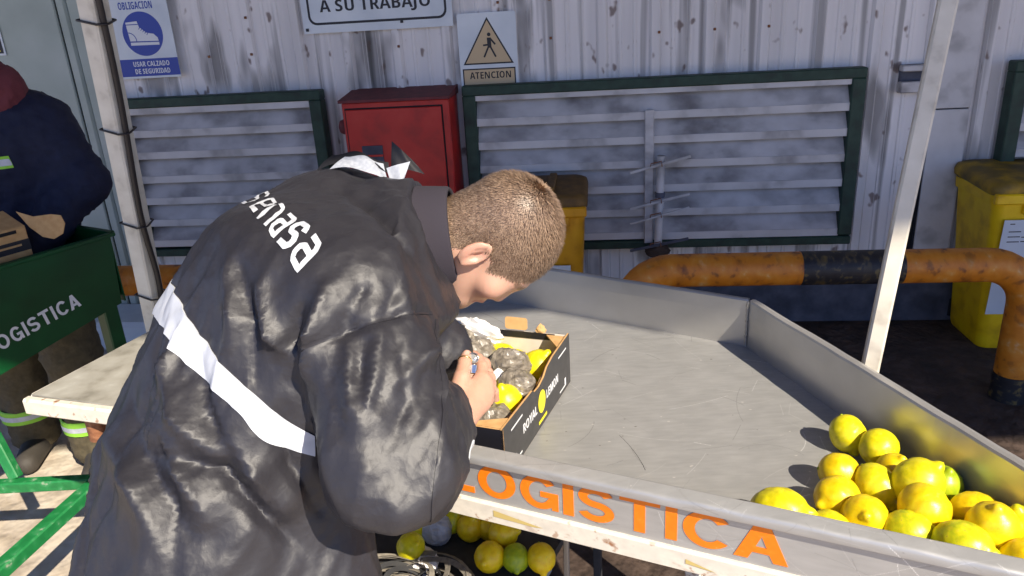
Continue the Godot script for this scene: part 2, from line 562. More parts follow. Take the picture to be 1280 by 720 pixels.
static func cone(p: Vector3, a: Vector3, b: Vector3, ra: float, rb: float) -> float:
	var ab := b - a
	var h := clampf((p - a).dot(ab) / ab.length_squared(), 0, 1)
	return (p - a - ab * h).length() - lerpf(ra, rb, h)

static func egg(p: Vector3, c: Vector3, r: Vector3) -> float:
	var q := (p - c) / r
	return (q.length() - 1.0) * minf(r.x, minf(r.y, r.z))

# surface nets of f < 0; only blocks near the surface are visited
func nets(f: Callable, lo: Vector3, hi: Vector3, cell: float) -> Dictionary:
	var B := 8
	var nb := Vector3i(((hi - lo) / (cell * B)).ceil())
	var N := nb * B + Vector3i.ONE
	var val := PackedFloat32Array()
	val.resize(N.x * N.y * N.z)
	val.fill(1e9)
	var sy := N.x
	var sz := N.x * N.y
	var reach := cell * B * 0.87 * 1.6 + cell * 2
	var blocks := []
	for bz in nb.z:
		for by in nb.y:
			for bx in nb.x:
				var ctr := lo + Vector3(bx + 0.5, by + 0.5, bz + 0.5) * cell * B
				if absf(f.call(ctr)) > reach:
					continue
				blocks.append(Vector3i(bx, by, bz) * B)
				for z in range(bz * B, bz * B + B + 1):
					for y in range(by * B, by * B + B + 1):
						for x in range(bx * B, bx * B + B + 1):
							var i := x + y * sy + z * sz
							if val[i] > 1e8:
								val[i] = f.call(lo + Vector3(x, y, z) * cell)
	var idx := {}
	var vs := PackedVector3Array()
	var cells := PackedInt32Array()
	var offs := [0, 1, sy, sy + 1, sz, sz + 1, sz + sy, sz + sy + 1]
	var cor := []
	for k in 8:
		cor.append(Vector3(k & 1, (k >> 1) & 1, (k >> 2) & 1))
	var edges := [[0, 1], [2, 3], [4, 5], [6, 7], [0, 2], [1, 3], [4, 6], [5, 7], [0, 4], [1, 5], [2, 6], [3, 7]]
	for o in blocks:
		for z in range(o.z, o.z + B):
			for y in range(o.y, o.y + B):
				for x in range(o.x, o.x + B):
					var i: int = x + y * sy + z * sz
					var neg := 0
					for k in 8:
						if val[i + offs[k]] < 0.0:
							neg += 1
					if neg == 0 or neg == 8:
						continue
					var s := Vector3.ZERO
					var cnt := 0
					for e in edges:
						var a := val[i + offs[e[0]]]
						var b := val[i + offs[e[1]]]
						if (a < 0.0) != (b < 0.0):
							s += cor[e[0]].lerp(cor[e[1]], a / (a - b))
							cnt += 1
					idx[i] = vs.size()
					vs.append(lo + (Vector3(x, y, z) + s / cnt) * cell)
					cells.append(i)
	var tris := PackedInt32Array()
	for i in cells:
		var a := val[i]
		for ax in 3:
			var d: int = [1, sy, sz][ax]
			var u: int = [sy, sz, 1][ax]
			var w: int = [sz, 1, sy][ax]
			var b := val[i + d]
			if (a < 0.0) == (b < 0.0):
				continue
			if not (idx.has(i - u) and idx.has(i - w) and idx.has(i - u - w)):
				continue
			var q := [idx[i], idx[i - u], idx[i - u - w], idx[i - w]]
			if a > 0.0:
				tris.append_array([q[0], q[1], q[2], q[0], q[2], q[3]])
			else:
				tris.append_array([q[0], q[2], q[1], q[0], q[3], q[2]])
	return {"v": vs, "t": tris}

func normals_of(v: PackedVector3Array, t: PackedInt32Array) -> PackedVector3Array:
	var n := PackedVector3Array()
	n.resize(v.size())
	for i in range(0, t.size(), 3):
		var a := v[t[i]]
		var m := (v[t[i + 2]] - a).cross(v[t[i + 1]] - a)
		n[t[i]] += m
		n[t[i + 1]] += m
		n[t[i + 2]] += m
	for i in n.size():
		n[i] = n[i].normalized()
	return n

func net_mesh(d: Dictionary, colour = null, bump = null) -> ArrayMesh:
	var v: PackedVector3Array = d.v
	var n := normals_of(v, d.t)
	if bump != null:
		for i in v.size():
			v[i] += n[i] * float(bump.call(v[i]))
		n = normals_of(v, d.t)
	var a := []
	a.resize(Mesh.ARRAY_MAX)
	a[Mesh.ARRAY_VERTEX] = v
	a[Mesh.ARRAY_NORMAL] = n
	if colour != null:
		var c := PackedColorArray()
		for i in v.size():
			c.append(colour.call(v[i], n[i]))
		a[Mesh.ARRAY_COLOR] = c
	a[Mesh.ARRAY_INDEX] = d.t
	var m := ArrayMesh.new()
	m.add_surface_from_arrays(Mesh.PRIMITIVE_TRIANGLES, a)
	return m

func crumple(r: Vector3, sd: int, amp: float, freq: float, nu := 22, nv := 14) -> ArrayMesh:
	var ns := noise(sd, freq, 3)
	ns.fractal_type = FastNoiseLite.FRACTAL_RIDGED
	var m := MB.new()
	var g := []
	for i in nv + 1:
		var ph := PI * i / nv
		var row := []
		for j in nu:
			var th := TAU * j / nu
			var d := Vector3(sin(ph) * cos(th), cos(ph), -sin(ph) * sin(th))
			row.append(d * r * (1.0 + amp * ns.get_noise_3dv(d * 100.0)))
		g.append(row)
	for i in nv:
		for j in nu:
			var k := (j + 1) % nu
			m.tri(g[i][j], g[i + 1][j], g[i + 1][k])
			m.tri(g[i][j], g[i + 1][k], g[i][k])
	return m.done()

# ---------------------------------------------------------------- camera, sky, sun
func camera_and_light() -> void:
	var cam := Camera3D.new()
	cam.name = "camera"
	cam.fov = rad_to_deg(2.0 * atan(360.0 / 944.35))
	cam.near = 0.05
	cam.far = 400.0
	var rx := Basis(Vector3(1, 0, 0), PITCH)
	var rz := Basis(Vector3(0, 0, 1), ROLL)
	cam.transform = Transform3D((rz * rx).transposed(), EYE)
	add_child(cam)
	cam.current = true
	var we := WorldEnvironment.new()
	we.name = "daylight"
	var e := Environment.new()
	e.background_mode = Environment.BG_SKY
	var sky := Sky.new()
	var sm := ProceduralSkyMaterial.new()
	sm.sky_top_color = Color(0.27, 0.41, 0.67)
	sm.sky_horizon_color = Color(0.66, 0.74, 0.87)
	sm.sky_curve = 0.16
	sm.ground_bottom_color = Color(0.30, 0.28, 0.26)
	sm.ground_horizon_color = Color(0.55, 0.56, 0.58)
	sm.sky_energy_multiplier = 1.12
	sky.sky_material = sm
	e.sky = sky
	e.tonemap_mode = Environment.TONE_MAPPER_LINEAR
	e.tonemap_exposure = 1.7
	e.sdfgi_enabled = true
	e.ssao_enabled = true
	e.ssil_enabled = true
	we.environment = e
	add_child(we)
	var sun := DirectionalLight3D.new()
	sun.name = "sun"
	sun.light_energy = 1.5
	sun.light_color = Color(1.0, 0.955, 0.88)
	sun.light_angular_distance = 0.5
	sun.shadow_enabled = true
	add_child(sun)
	sun.look_at_from_position(Vector3.ZERO, SUN_DIR, Vector3.UP)

# ---------------------------------------------------------------- ground, roof
func wall_pt(u: float, y: float, out: float) -> Vector3:
	return wall_at + Vector3(cos(WALL_YAW) * u, y, sin(WALL_YAW) * u) + Vector3(-sin(WALL_YAW), 0, cos(WALL_YAW)) * out

func ground_and_roof() -> void:
	var m := MB.new()
	m.quad(Vector3(-120, 0, 120), Vector3(120, 0, 120), Vector3(120, 0, -120), Vector3(-120, 0, -120))
	struct("ground", m.done(), M.concrete)
	m = MB.new()
	var a := wall_pt(-1.75, 0.004, 0.0)
	var b := wall_pt(6.0, 0.004, 0.0)
	var c := wall_pt(6.0, 0.004, 2.75)
	var d := wall_pt(-0.62, 0.004, 2.75)
	m.quad(d, c, b, a)
	struct("dark_pavement", m.done(), M.soil)
	# unseen canopy, front hem shaped to place its shade edge, reaching to the wall
	var hem := [Vector2(-7.0, 1.33), Vector2(-0.4, 1.38), Vector2(0.98, 1.38), Vector2(1.61, 1.51), Vector2(2.05, 1.44), Vector2(2.36, 1.43), Vector2(2.63, 1.61), Vector2(3.0, 1.68), Vector2(3.9, 1.72), Vector2(9.0, 1.75)]
	var pts := PackedVector2Array()
	for h in hem:
		pts.append(h)
	var e0 := wall_pt(9.6, 0, 0.02)
	var e1 := wall_pt(-7.4, 0, 0.02)
	pts.append(Vector2(e0.x, e0.z))
	pts.append(Vector2(e1.x, e1.z))
	struct("canopy_roof", slab_mesh(Transform3D(Basis(Vector3(1, 0, 0), Vector3(0, 0, 1), Vector3(0, -1, 0)), Vector3.ZERO), pts, -4.25, -4.20), M.tarp)

# ---------------------------------------------------------------- the corrugated wall and what hangs on it
# everything here is written in wall axes: x along the wall, y up, z towards the table
func on_wall(called: String, label: String, category: String, at0: Vector3, group := "") -> Node3D:
	return thing(called, label, category, wall_pt(at0.x, at0.y, at0.z), -WALL_YAW, group)

func sheet(u0: float, u1: float, y0: float, y1: float, lift: float) -> ArrayMesh:
	var m := MB.new()
	var prof := []
	var pitch := 0.245
	var k0 := int(floor(u0 / pitch)) - 1
	var k1 := int(ceil(u1 / pitch)) + 1
	for k in range(k0, k1):
		var b := k * pitch
		for q in [[0.0, 0.0], [0.012, 0.022], [0.046, 0.022], [0.058, 0.0], [0.100, 0.0], [0.105, 0.004], [0.117, 0.004], [0.122, 0.0], [0.170, 0.0], [0.175, 0.004], [0.187, 0.004], [0.192, 0.0]]:
			prof.append(Vector2(b + q[0], q[1]))
	var line := []
	for i in prof.size() - 1:
		var p: Vector2 = prof[i]
		var q: Vector2 = prof[i + 1]
		if q.x <= u0 or p.x >= u1:
			continue
		if line.is_empty():
			line.append(p.lerp(q, clampf((u0 - p.x) / (q.x - p.x), 0, 1)))
		line.append(p.lerp(q, clampf((u1 - p.x) / (q.x - p.x), 0, 1)))
	for i in line.size() - 1:
		var p: Vector2 = line[i]
		var q: Vector2 = line[i + 1]
		m.quad(Vector3(p.x, y0, p.y + lift), Vector3(q.x, y0, q.y + lift), Vector3(q.x, y1, q.y + lift), Vector3(p.x, y1, p.y + lift))
		m.quad(Vector3(p.x, y0, lift - 0.004), Vector3(q.x, y0, lift - 0.004), Vector3(q.x, y0, q.y + lift), Vector3(p.x, y0, p.y + lift))
	return m.done()

func build_wall() -> void:
	var w := on_wall("corrugated_wall", "white weathered corrugated metal wall behind the tables", "wall", Vector3.ZERO)
	var core := MB.new()
	core.box(at(Vector3(1.1, 2.2, -0.08)), Vector3(17.0, 4.4, 0.14), 0.0)
	obj("wall_core", core.done(), M.plinth, w)
	var cuts := [-2.46, -1.5, -0.52, 0.46, 1.49]
	for k in cuts.size() - 1:
		obj("wall_sheet", sheet(cuts[k] - 0.01, cuts[k + 1], 0.225, 4.18, 0.002 + 0.003 * (k % 2)), M.wall, w)
	obj("wall_sheet", sheet(1.70, 2.68, 0.225, 4.18, 0.004), M.wall, w)
	obj("wall_sheet", sheet(2.67, 6.6, 0.225, 4.18, 0.007), M.wall, w)
	obj("base_strip", box_mesh(Vector3(6.9, 0.225, 0.06), 0.008), M.plinth, w, at(Vector3(1.05, 0.1125, 0.028)))
	# flat white panel in two pieces beside the dark joint
	obj("flat_panel", box_mesh(Vector3(0.165, 1.55, 0.012), 0.003), M.lip, w, at(Vector3(1.612, 1.825, 0.030)))
	obj("flat_panel", box_mesh(Vector3(0.165, 0.90, 0.012), 0.003), M.lip, w, at(Vector3(1.612, 0.594, 0.028)))
	obj("dark_joint", box_mesh(Vector3(0.035, 2.4, 0.01), 0.0), M.dark, w, at(Vector3(1.508, 1.4, 0.006)))
	# fixing screws in rows
	for u in [-1.92, -1.70, -0.96, -0.47, -0.23, 0.27, 0.52, 0.76, 1.01, 1.25]:
		for y in [1.45, 1.62]:
			if (int(u * 100) + int(y * 100)) % 3 != 0:
				obj("screw", box_mesh(Vector3(0.012, 0.012, 0.008), 0.003), M.rust, w, at(Vector3(u + 0.02, y, 0.028)))
	# container door at the left
	var dr := on_wall("container_door", "smooth grey green door panel at the left end of the wall", "door", Vector3(-3.3, 0, 0))
	obj("door_leaf", box_mesh(Vector3(1.26, 2.5, 0.05), 0.006), M.door, dr, at(Vector3(0.03, 1.33, 0.02)))
	obj("door_edge", box_mesh(Vector3(0.055, 2.5, 0.062), 0.012), M.door, dr, at(Vector3(0.700, 1.33, 0.024)))
	obj("door_seal", box_mesh(Vector3(0.012, 2.5, 0.03), 0.0), M.dark, dr, at(Vector3(0.666, 1.33, 0.016)))
	obj("door_post", box_mesh(Vector3(0.10, 2.6, 0.09), 0.01), M.door, dr, at(Vector3(0.788, 1.3, 0.02)))
	obj("door_handle", box_mesh(Vector3(0.02, 0.06, 0.02), 0.004), M.blue_sign, dr, at(Vector3(0.585, 1.10, 0.055)))
	var st := on_wall("concrete_step", "pale concrete step in front of the grey green door", "step", Vector3(-2.7, 0, 0.2))
	obj("step_block", box_mesh(Vector3(1.5, 0.16, 0.3), 0.02), M.white_sign, st, at(Vector3(0, 0.08, 0)))
	# bracket by the right pole
	var br := on_wall("wall_bracket", "small grey box bracket fixed to the wall beside the right pole", "bracket", Vector3(1.432, 1.19, 0.02))
	obj("bracket_back", box_mesh(Vector3(0.12, 0.125, 0.02), 0.003), M.plinth, br)
	obj("bracket_arm", box_mesh(Vector3(0.125, 0.05, 0.05), 0.004), M.slat, br, at(Vector3(0, -0.035, 0.02)))
	obj("bracket_arm", box_mesh(Vector3(0.125, 0.028, 0.05), 0.004), M.slat, br, at(Vector3(0, 0.048, 0.02)))

func louvre(label: String, u0: float, u1: float, y0: float, y1: float, fw: float, bottoms: Array, mull: float) -> void:
	var t := on_wall("louvre_vent", label, "louvre", Vector3(u0, y0, 0), "green framed louvre vents in the wall")
	var W := u1 - u0
	var H := y1 - y0
	obj("shade_backing", box_mesh(Vector3(W - 0.02, H - 0.02, 0.004), 0.0), M.dark, t, at(Vector3(W / 2, H / 2, 0.031)))  # near-black sheet standing in for the unlit hollow behind the slats
	for s in [[Vector3(W / 2, H - 0.024, 0), Vector3(W, 0.048, 0.075)], [Vector3(W / 2, 0.02, 0), Vector3(W, 0.04, 0.075)], [Vector3(fw / 2, H / 2, 0), Vector3(fw, H - 0.09, 0.073)], [Vector3(W - fw / 2, H / 2, 0), Vector3(fw, H - 0.09, 0.073)]]:
		obj("frame_bar", box_mesh(s[1], 0.005), M.frame_green, t, at(s[0] + Vector3(0, 0, 0.072)))
	for k in bottoms.size():
		var yb: float = bottoms[k] - y0
		var top: float = minf(yb + 0.125, H - 0.04)
		var spans := [[fw, W - fw]]
		if mull > 0.0 and k > 0:
			spans = [[fw, mull - u0 + 0.004], [mull - u0 + 0.004, W - fw]]
		for sp in spans:
			var m := MB.new()
			var x0: float = sp[0] - 0.004
			var x1: float = sp[1] + 0.004
			var sag := rng.randf_range(-0.003, 0.003)
			# sloping blade and its upright lip
			var a := Vector3(0, top, 0.036)
			var b := Vector3(0, yb + 0.036 + sag, 0.094)
			var th := Vector3(0, 0.0, -0.004)
			var e0 := Vector3(x0, 0, 0)
			var e1 := Vector3(x1, 0, 0)
			m.quad(b + e0, b + e1, a + e1, a + e0)
			m.quad(a + th + e0, a + th + e1, b + th + e1, b + th + e0)
			var bl := obj("slat", m.done(), M.slat, t)
			var l := MB.new()
			l.box(at(Vector3((x0 + x1) / 2, yb + 0.018 + sag, 0.0955)), Vector3(x1 - x0, 0.037, 0.005), 0.002)
			obj("slat_lip", l.done(), M.lip, bl)
	if mull > 0.0:
		obj("mullion", box_mesh(Vector3(0.042, bottoms[0] - y0 - 0.10, 0.02), 0.003), M.slat, t, at(Vector3(mull - u0, (bottoms[0] - y0 - 0.10) / 2 + 0.03, 0.110)))

func build_louvres() -> void:
	louvre("long louvre vent in the middle of the wall beside the red cabinet", -0.638, 1.205, 0.432, 1.257, 0.062, [1.182, 1.066, 0.952, 0.835, 0.715, 0.594, 0.476], 0.243)
	louvre("louvre vent behind the left pole with dirty slats", -2.44, -1.335, 0.445, 1.272, 0.062, [1.190, 1.075, 0.965, 0.845, 0.730, 0.611, 0.495], -2.325)
	louvre("louvre vent cut by the right edge above the yellow bin", 1.825, 3.2, 0.432, 1.252, 0.062, [1.175, 1.060, 0.945, 0.828, 0.710, 0.590, 0.475], 0.0)
	# pipe with loose rods in front of the middle louvre
	var p := on_wall("white_drain_pipe", "short white pipe tied in front of the middle louvre mullion", "pipe", Vector3(0.285, 0.40, 0.142))
	var m := MB.new()
	m.tube([Vector3(0, 0, 0), Vector3(0.006, 0.2, 0), Vector3(0.012, 0.50, 0)], 0.019, 14)
	obj("pipe_tube", m.done(), M.lip, p)
	var j := MB.new()
	j.tube([Vector3(0.008, 0.30, 0), Vector3(0.009, 0.325, 0)], 0.023, 14)
	obj("pipe_joint", j.done(), M.plinth, p)
	obj("pipe_foot", crumple(Vector3(0.055, 0.032, 0.03), 5, 0.3, 0.02), M.soil, p, at(Vector3(0.0, 0.03, 0)))
	var rods := [[0.86, 0.11, "pale rod tied across the top of the white pipe"], [0.683, 0.105, "grey rod crossing the middle of the white pipe"], [0.612, 0.12, "thin rod just below the middle of the white pipe"], [0.467, 0.09, "dark thin rod at the foot of the white pipe"]]
	for k in 4:
		var r := on_wall("tied_rod", rods[k][2], "rod", Vector3(0.275, rods[k][0], 0.172), "rods tied to the white pipe")
		var q := MB.new()
		q.beam(Vector3(-0.125, -rods[k][1] * 0.28, 0), Vector3(0.155, rods[k][1] * 0.36, 0.004), Vector3(0, 0, 1), 0.010, 0.013 if k != 2 else 0.009, 0.002)
		obj("rod_bar", q.done(), [M.lip, M.slat, M.lip, M.plinth][k], r)
		var q2 := MB.new()
		q2.tube([Vector3(-0.03, -0.012, 0.0), Vector3(-0.028, 0.012, 0.012), Vector3(0.02, 0.022, 0.012), Vector3(0.024, -0.004, 0.006)], 0.0025, 6)
		obj("tie_wire", q2.done(), M.rust, r)

func wtext(t: String, h: float, width: float, x: float, y: float, z: float, mm: Material, par: Node3D, bold := true, part := "lettering", rot := 0.0) -> void:
	var tm := letters(t, h, bold)
	var ab := tm.get_aabb()
	var s := width / ab.size.x
	tm.horizontal_alignment = HORIZONTAL_ALIGNMENT_CENTER
	tm.vertical_alignment = VERTICAL_ALIGNMENT_CENTER
	var ab2 := tm.get_aabb()
	var off := -ab2.get_center()
	var hs := h / ab2.size.y
	var bs := Basis(Vector3(0, 0, 1), rot) * Basis.from_scale(Vector3(s, hs, 1))
	obj(part, tm, mm, par, Transform3D(bs, Vector3(x, y, z) + bs * off))

func build_signs() -> void:
	# safety shoe sign, its left edge broken away near the top
	var s := on_wall("safety_sign", "blue and white safety shoe sign beside the left pole", "sign", Vector3(-2.22, 1.60, 0.035))
	var o := PackedVector2Array([Vector2(-0.165, -0.236), Vector2(0.161, -0.236), Vector2(0.161, 0.40), Vector2(-0.135, 0.40), Vector2(-0.135, 0.045), Vector2(-0.165, 0.040)])
	obj("sign_plate", slab_mesh(Transform3D.IDENTITY, o, 0.0, 0.003), M.white_sign, s)
	obj("blue_band", slab_mesh(Transform3D.IDENTITY, PackedVector2Array([Vector2(-0.165, -0.226), Vector2(0.161, -0.226), Vector2(0.161, -0.143), Vector2(-0.165, -0.143)]), 0.003, 0.0035), M.blue_sign, s)
	var disc := PackedVector2Array()
	for k in 48:
		disc.append(Vector2(0.006, -0.026) + Vector2.from_angle(TAU * k / 48) * 0.104)
	obj("blue_disc", slab_mesh(Transform3D.IDENTITY, disc, 0.003, 0.0035), M.blue_sign, s)
	var boot := PackedVector2Array([Vector2(-0.072, 0.030), Vector2(-0.012, 0.034), Vector2(-0.006, 0.006), Vector2(0.028, -0.022), Vector2(0.062, -0.028), Vector2(0.080, -0.046), Vector2(0.082, -0.062), Vector2(-0.066, -0.058)])
	obj("boot_mark", slab_mesh(Transform3D.IDENTITY, boot, 0.0036, 0.0042), M.white_ink, s)
	obj("boot_sole_mark", slab_mesh(Transform3D.IDENTITY, PackedVector2Array([Vector2(-0.066, -0.078), Vector2(0.082, -0.080), Vector2(0.083, -0.067), Vector2(-0.066, -0.064)]), 0.0036, 0.0042), M.white_ink, s)
	obj("boot_cuff_line", box_mesh(Vector3(0.062, 0.004, 0.0006), 0.0), M.blue_sign, s, at(Vector3(-0.040, 0.019, 0.0045)))
	for k in 5:
		obj("boot_lace_mark", box_mesh(Vector3(0.011, 0.003, 0.0006), 0.0), M.blue_sign, s, at(Vector3(-0.006 + 0.009 * k, 0.000 - 0.007 * k, 0.0045), Basis(Vector3(0, 0, 1), 0.9)))
	var heel := MB.new()
	for k in 10:
		var a0 := -0.1 + 1.6 * k / 10.0
		var a1 := -0.1 + 1.6 * (k + 1) / 10.0
		var cc := Vector3(-0.070, -0.056, 0.0045)
		heel.quad(cc + Vector3(cos(a0), sin(a0), 0) * 0.036, cc + Vector3(cos(a0), sin(a0), 0) * 0.040, cc + Vector3(cos(a1), sin(a1), 0) * 0.040, cc + Vector3(cos(a1), sin(a1), 0) * 0.036)
	obj("boot_heel_line", heel.done(), M.blue_sign, s)
	wtext("OBLIGACION", 0.034, 0.175, -0.004, 0.106, 0.0032, M.blue_sign, s)
	obj("sign_rule", box_mesh(Vector3(0.29, 0.003, 0.0006), 0.0), M.blue_sign, s, at(Vector3(0.01, 0.140, 0.0034)))
	wtext("USAR CALZADO", 0.024, 0.19, 0.018, -0.167, 0.0037, M.white_ink, s)
	wtext("DE SEGURIDAD", 0.024, 0.185, 0.018, -0.202, 0.0037, M.white_ink, s)
	obj("bolt", box_mesh(Vector3(0.012, 0.012, 0.006), 0.003), M.black_ink, s, at(Vector3(0.10, 0.137, 0.005)))
	# large sign cut by the top of the picture
	s = on_wall("work_sign", "large white sign reading A SU TRABAJO with black border", "sign", Vector3(-1.03, 1.74, 0.034))
	obj("sign_plate", slab_mesh(Transform3D.IDENTITY, PackedVector2Array([Vector2(-0.363, -0.211), Vector2(0.365, -0.211), Vector2(0.365, 0.21), Vector2(-0.363, 0.21)]), 0.0, 0.003), M.white_sign, s)
	var rr := ring_poly(round_rect(0.672, 0.372, 0.04), round_rect(0.650, 0.350, 0.03))
	obj("sign_border", rr.done(), M.black_ink, s, at(Vector3(0.003, 0.012, 0.0038)))
	wtext("A SU TRABAJO", 0.068, 0.535, -0.004, -0.098, 0.0036, M.black_ink, s)
	for q in [[-0.345, -0.193], [0.12, -0.178]]:
		obj("bolt", box_mesh(Vector3(0.014, 0.014, 0.006), 0.004), M.black_ink, s, at(Vector3(q[0], q[1], 0.005)))
	# pedestrian warning sign, its foot behind the louvre frame
	s = on_wall("warning_sign", "pale warning sign with tan pedestrian triangle and ATENCION panel", "sign", Vector3(-0.508, 1.40, 0.036))
	obj("sign_plate", slab_mesh(at(Vector3(0, 0, 0)), round_rect(0.278, 0.36, 0.012), 0.0, 0.003), M.white_sign, s)
	obj("triangle_edge", slab_mesh(Transform3D.IDENTITY, PackedVector2Array([Vector2(-0.122, -0.052), Vector2(0.120, -0.052), Vector2(0.002, 0.160)]), 0.003, 0.0035), M.black_ink, s)
	obj("triangle_fill", slab_mesh(Transform3D.IDENTITY, PackedVector2Array([Vector2(-0.110, -0.045), Vector2(0.108, -0.045), Vector2(0.002, 0.146)]), 0.0036, 0.0040), M.tan_sign, s)
	var head := PackedVector2Array()
	for k in 16:
		head.append(Vector2(0.008, 0.082) + Vector2.from_angle(TAU * k / 16) * 0.0085)
	var walker := MB.new()
	walker.slab(Transform3D.IDENTITY, head, 0.0041, 0.0045)
	walker.slab(Transform3D.IDENTITY, PackedVector2Array([Vector2(-0.002, 0.068), Vector2(0.017, 0.068), Vector2(0.018, 0.022), Vector2(-0.001, 0.022)]), 0.0041, 0.0045)
	for l in [[Vector2(0.012, 0.066), Vector2(0.036, 0.036)], [Vector2(0.000, 0.036), Vector2(-0.022, 0.034)], [Vector2(0.003, 0.026), Vector2(-0.020, -0.020)], [Vector2(0.013, 0.026), Vector2(0.036, -0.020)]]:
		var d: Vector2 = (l[1] - l[0]).normalized()
		var nn := Vector2(-d.y, d.x) * 0.004
		walker.slab(Transform3D.IDENTITY, PackedVector2Array([l[0] - nn, l[1] - nn, l[1] + nn, l[0] + nn]), 0.0046, 0.0050)
	obj("walking_figure_mark", walker.done(), M.black_ink, s)
	obj("panel_edge", slab_mesh(Transform3D.IDENTITY, PackedVector2Array([Vector2(-0.128, -0.165), Vector2(0.126, -0.165), Vector2(0.126, -0.070), Vector2(-0.128, -0.070)]), 0.003, 0.0035), M.black_ink, s)
	obj("panel_fill", slab_mesh(Transform3D.IDENTITY, PackedVector2Array([Vector2(-0.122, -0.160), Vector2(0.120, -0.160), Vector2(0.120, -0.076), Vector2(-0.122, -0.076)]), 0.0036, 0.0040), M.tan_sign, s)
	wtext("ATENCION", 0.031, 0.198, 0.004, -0.102, 0.0042, M.black_ink, s)
	# black and yellow sign at the picture's left edge
	s = on_wall("edge_sign", "white sign with black and yellow foot cut by the left edge", "sign", Vector3(-3.10, 1.64, 0.05))
	obj("sign_plate", box_mesh(Vector3(0.29, 0.26, 0.003), 0.001), M.white_sign, s)
	obj("black_band", box_mesh(Vector3(0.27, 0.075, 0.001), 0.0), M.black_ink, s, at(Vector3(0, -0.082, 0.0022)))
	obj("black_mark", slab_mesh(Transform3D.IDENTITY, PackedVector2Array([Vector2(0.02, 0.005), Vector2(0.105, 0.0), Vector2(0.118, 0.015), Vector2(0.11, 0.035), Vector2(0.04, 0.07)]), 0.002, 0.0028), M.black_ink, s)
	wtext("O", 0.026, 0.024, 0.105, -0.072, 0.003, M.yellow_ink, s)
	obj("yellow_rule", box_mesh(Vector3(0.10, 0.007, 0.001), 0.0), M.yellow_ink, s, at(Vector3(0.07, -0.107, 0.0032)))

func build_cabinet() -> void:
	var t := on_wall("fire_cabinet", "red metal fire cabinet with sloping top between the louvres", "cabinet", Vector3(-0.935, 0.62, 0.0))
	var W := 0.51
	var b := MB.new()
	b.box(at(Vector3(0, 0.30, 0.125)), Vector3(W, 0.60, 0.23), 0.006)
	obj("cabinet_body", b.done(), M.red, t)
	obj("cabinet_door", box_mesh(Vector3(0.455, 0.555, 0.012), 0.004), M.red, t, at(Vector3(-0.008, 0.29, 0.247)))
	obj("door_gap", box_mesh(Vector3(0.468, 0.568, 0.006), 0.0), M.dark, t, at(Vector3(-0.008, 0.29, 0.2385)))
	var top := MB.new()
	top.slab(Transform3D(Basis(Vector3(0, 0, -1), Vector3(0, 1, 0), Vector3(1, 0, 0)), Vector3(-W / 2 - 0.008, 0, 0)), PackedVector2Array([Vector2(-0.262, 0.600), Vector2(-0.262, 0.612), Vector2(-0.006, 0.640), Vector2(-0.006, 0.600)]), 0.0, W + 0.016)
	obj("cabinet_roof", top.done(), M.red_top, t)
	obj("inspection_window", box_mesh(Vector3(0.10, 0.078, 0.006), 0.002), M.plinth, t, at(Vector3(-0.125, 0.36, 0.256)))
	obj("window_bar", box_mesh(Vector3(0.10, 0.010, 0.004), 0.001), M.red, t, at(Vector3(-0.125, 0.352, 0.261)))
	var h := MB.new()
	h.lathe(Transform3D(Basis(Vector3(0, 1, 0), Vector3(-1, 0, 0), Vector3(0, 0, 1)), Vector3(-W / 2, 0.475, 0.13)), [[0.0, -0.01], [0.035, -0.01], [0.037, 0.02], [0.037, 0.035], [0.030, 0.052], [0.012, 0.060], [0.0, 0.061]], 20)
	obj("alarm_bell", h.done(), M.red_top, t)

func wheelie_bin(called: String, label: String, at0: Vector3, W: float, D: float, H: float, mb: Material, ml: Material) -> Node3D:
	var t := on_wall(called, label, "bin", at0, "wheeled bins along the wall")
	var m := MB.new()
	var rows := []
	for q in [[0.0, 0.80], [0.03, 0.83], [H * 0.5, 0.90], [H * 0.93, 0.985], [H * 0.935, 1.02], [H, 1.03]]:
		var row := []
		for p in round_rect(W * q[1], D * q[1], 0.045, 4):
			row.append(Vector3(p.x, q[0], -p.y))
		rows.append(row)
	m.grid(rows, true)
	obj("bin_body", m.done(), mb, t)
	var l := MB.new()
	rows = []
	for q in [[H + 0.002, 1.06], [H + 0.025, 1.07], [H + 0.050, 1.04], [H + 0.060, 0.95], [H + 0.063, 0.80], [H + 0.066, 0.40], [H + 0.067, 0.02]]:
		var row := []
		for p in round_rect(W * q[1], D * q[1], minf(0.05, W * q[1] * 0.2), 4):
			row.append(Vector3(p.x, q[0] + (0.02 * (p.y / D)) , -p.y))
		rows.append(row)
	l.grid(rows, true)
	obj("lid", l.done(), ml, t)
	obj("front_rim", box_mesh(Vector3(W * 1.04, 0.045, 0.03), 0.006), mb, t, at(Vector3(0, H - 0.02, D / 2 + 0.012)))
	for s in [-1, 1]:
		obj("rim_bracket", box_mesh(Vector3(0.02, 0.05, 0.02), 0.004), mb, t, at(Vector3(s * W * 0.28, H - 0.065, D / 2 + 0.002)))
		var wh := MB.new()
		wh.lathe(Transform3D(Basis(Vector3(0, 1, 0), Vector3(-1, 0, 0), Vector3(0, 0, 1)), Vector3(s * W * 0.38, 0.075, -D / 2 - 0.02)), [[0.0, -0.02], [0.07, -0.02], [0.075, 0.0], [0.07, 0.02], [0.0, 0.02]], 18)
		obj("wheel", wh.done(), M.dark, t)
	return t

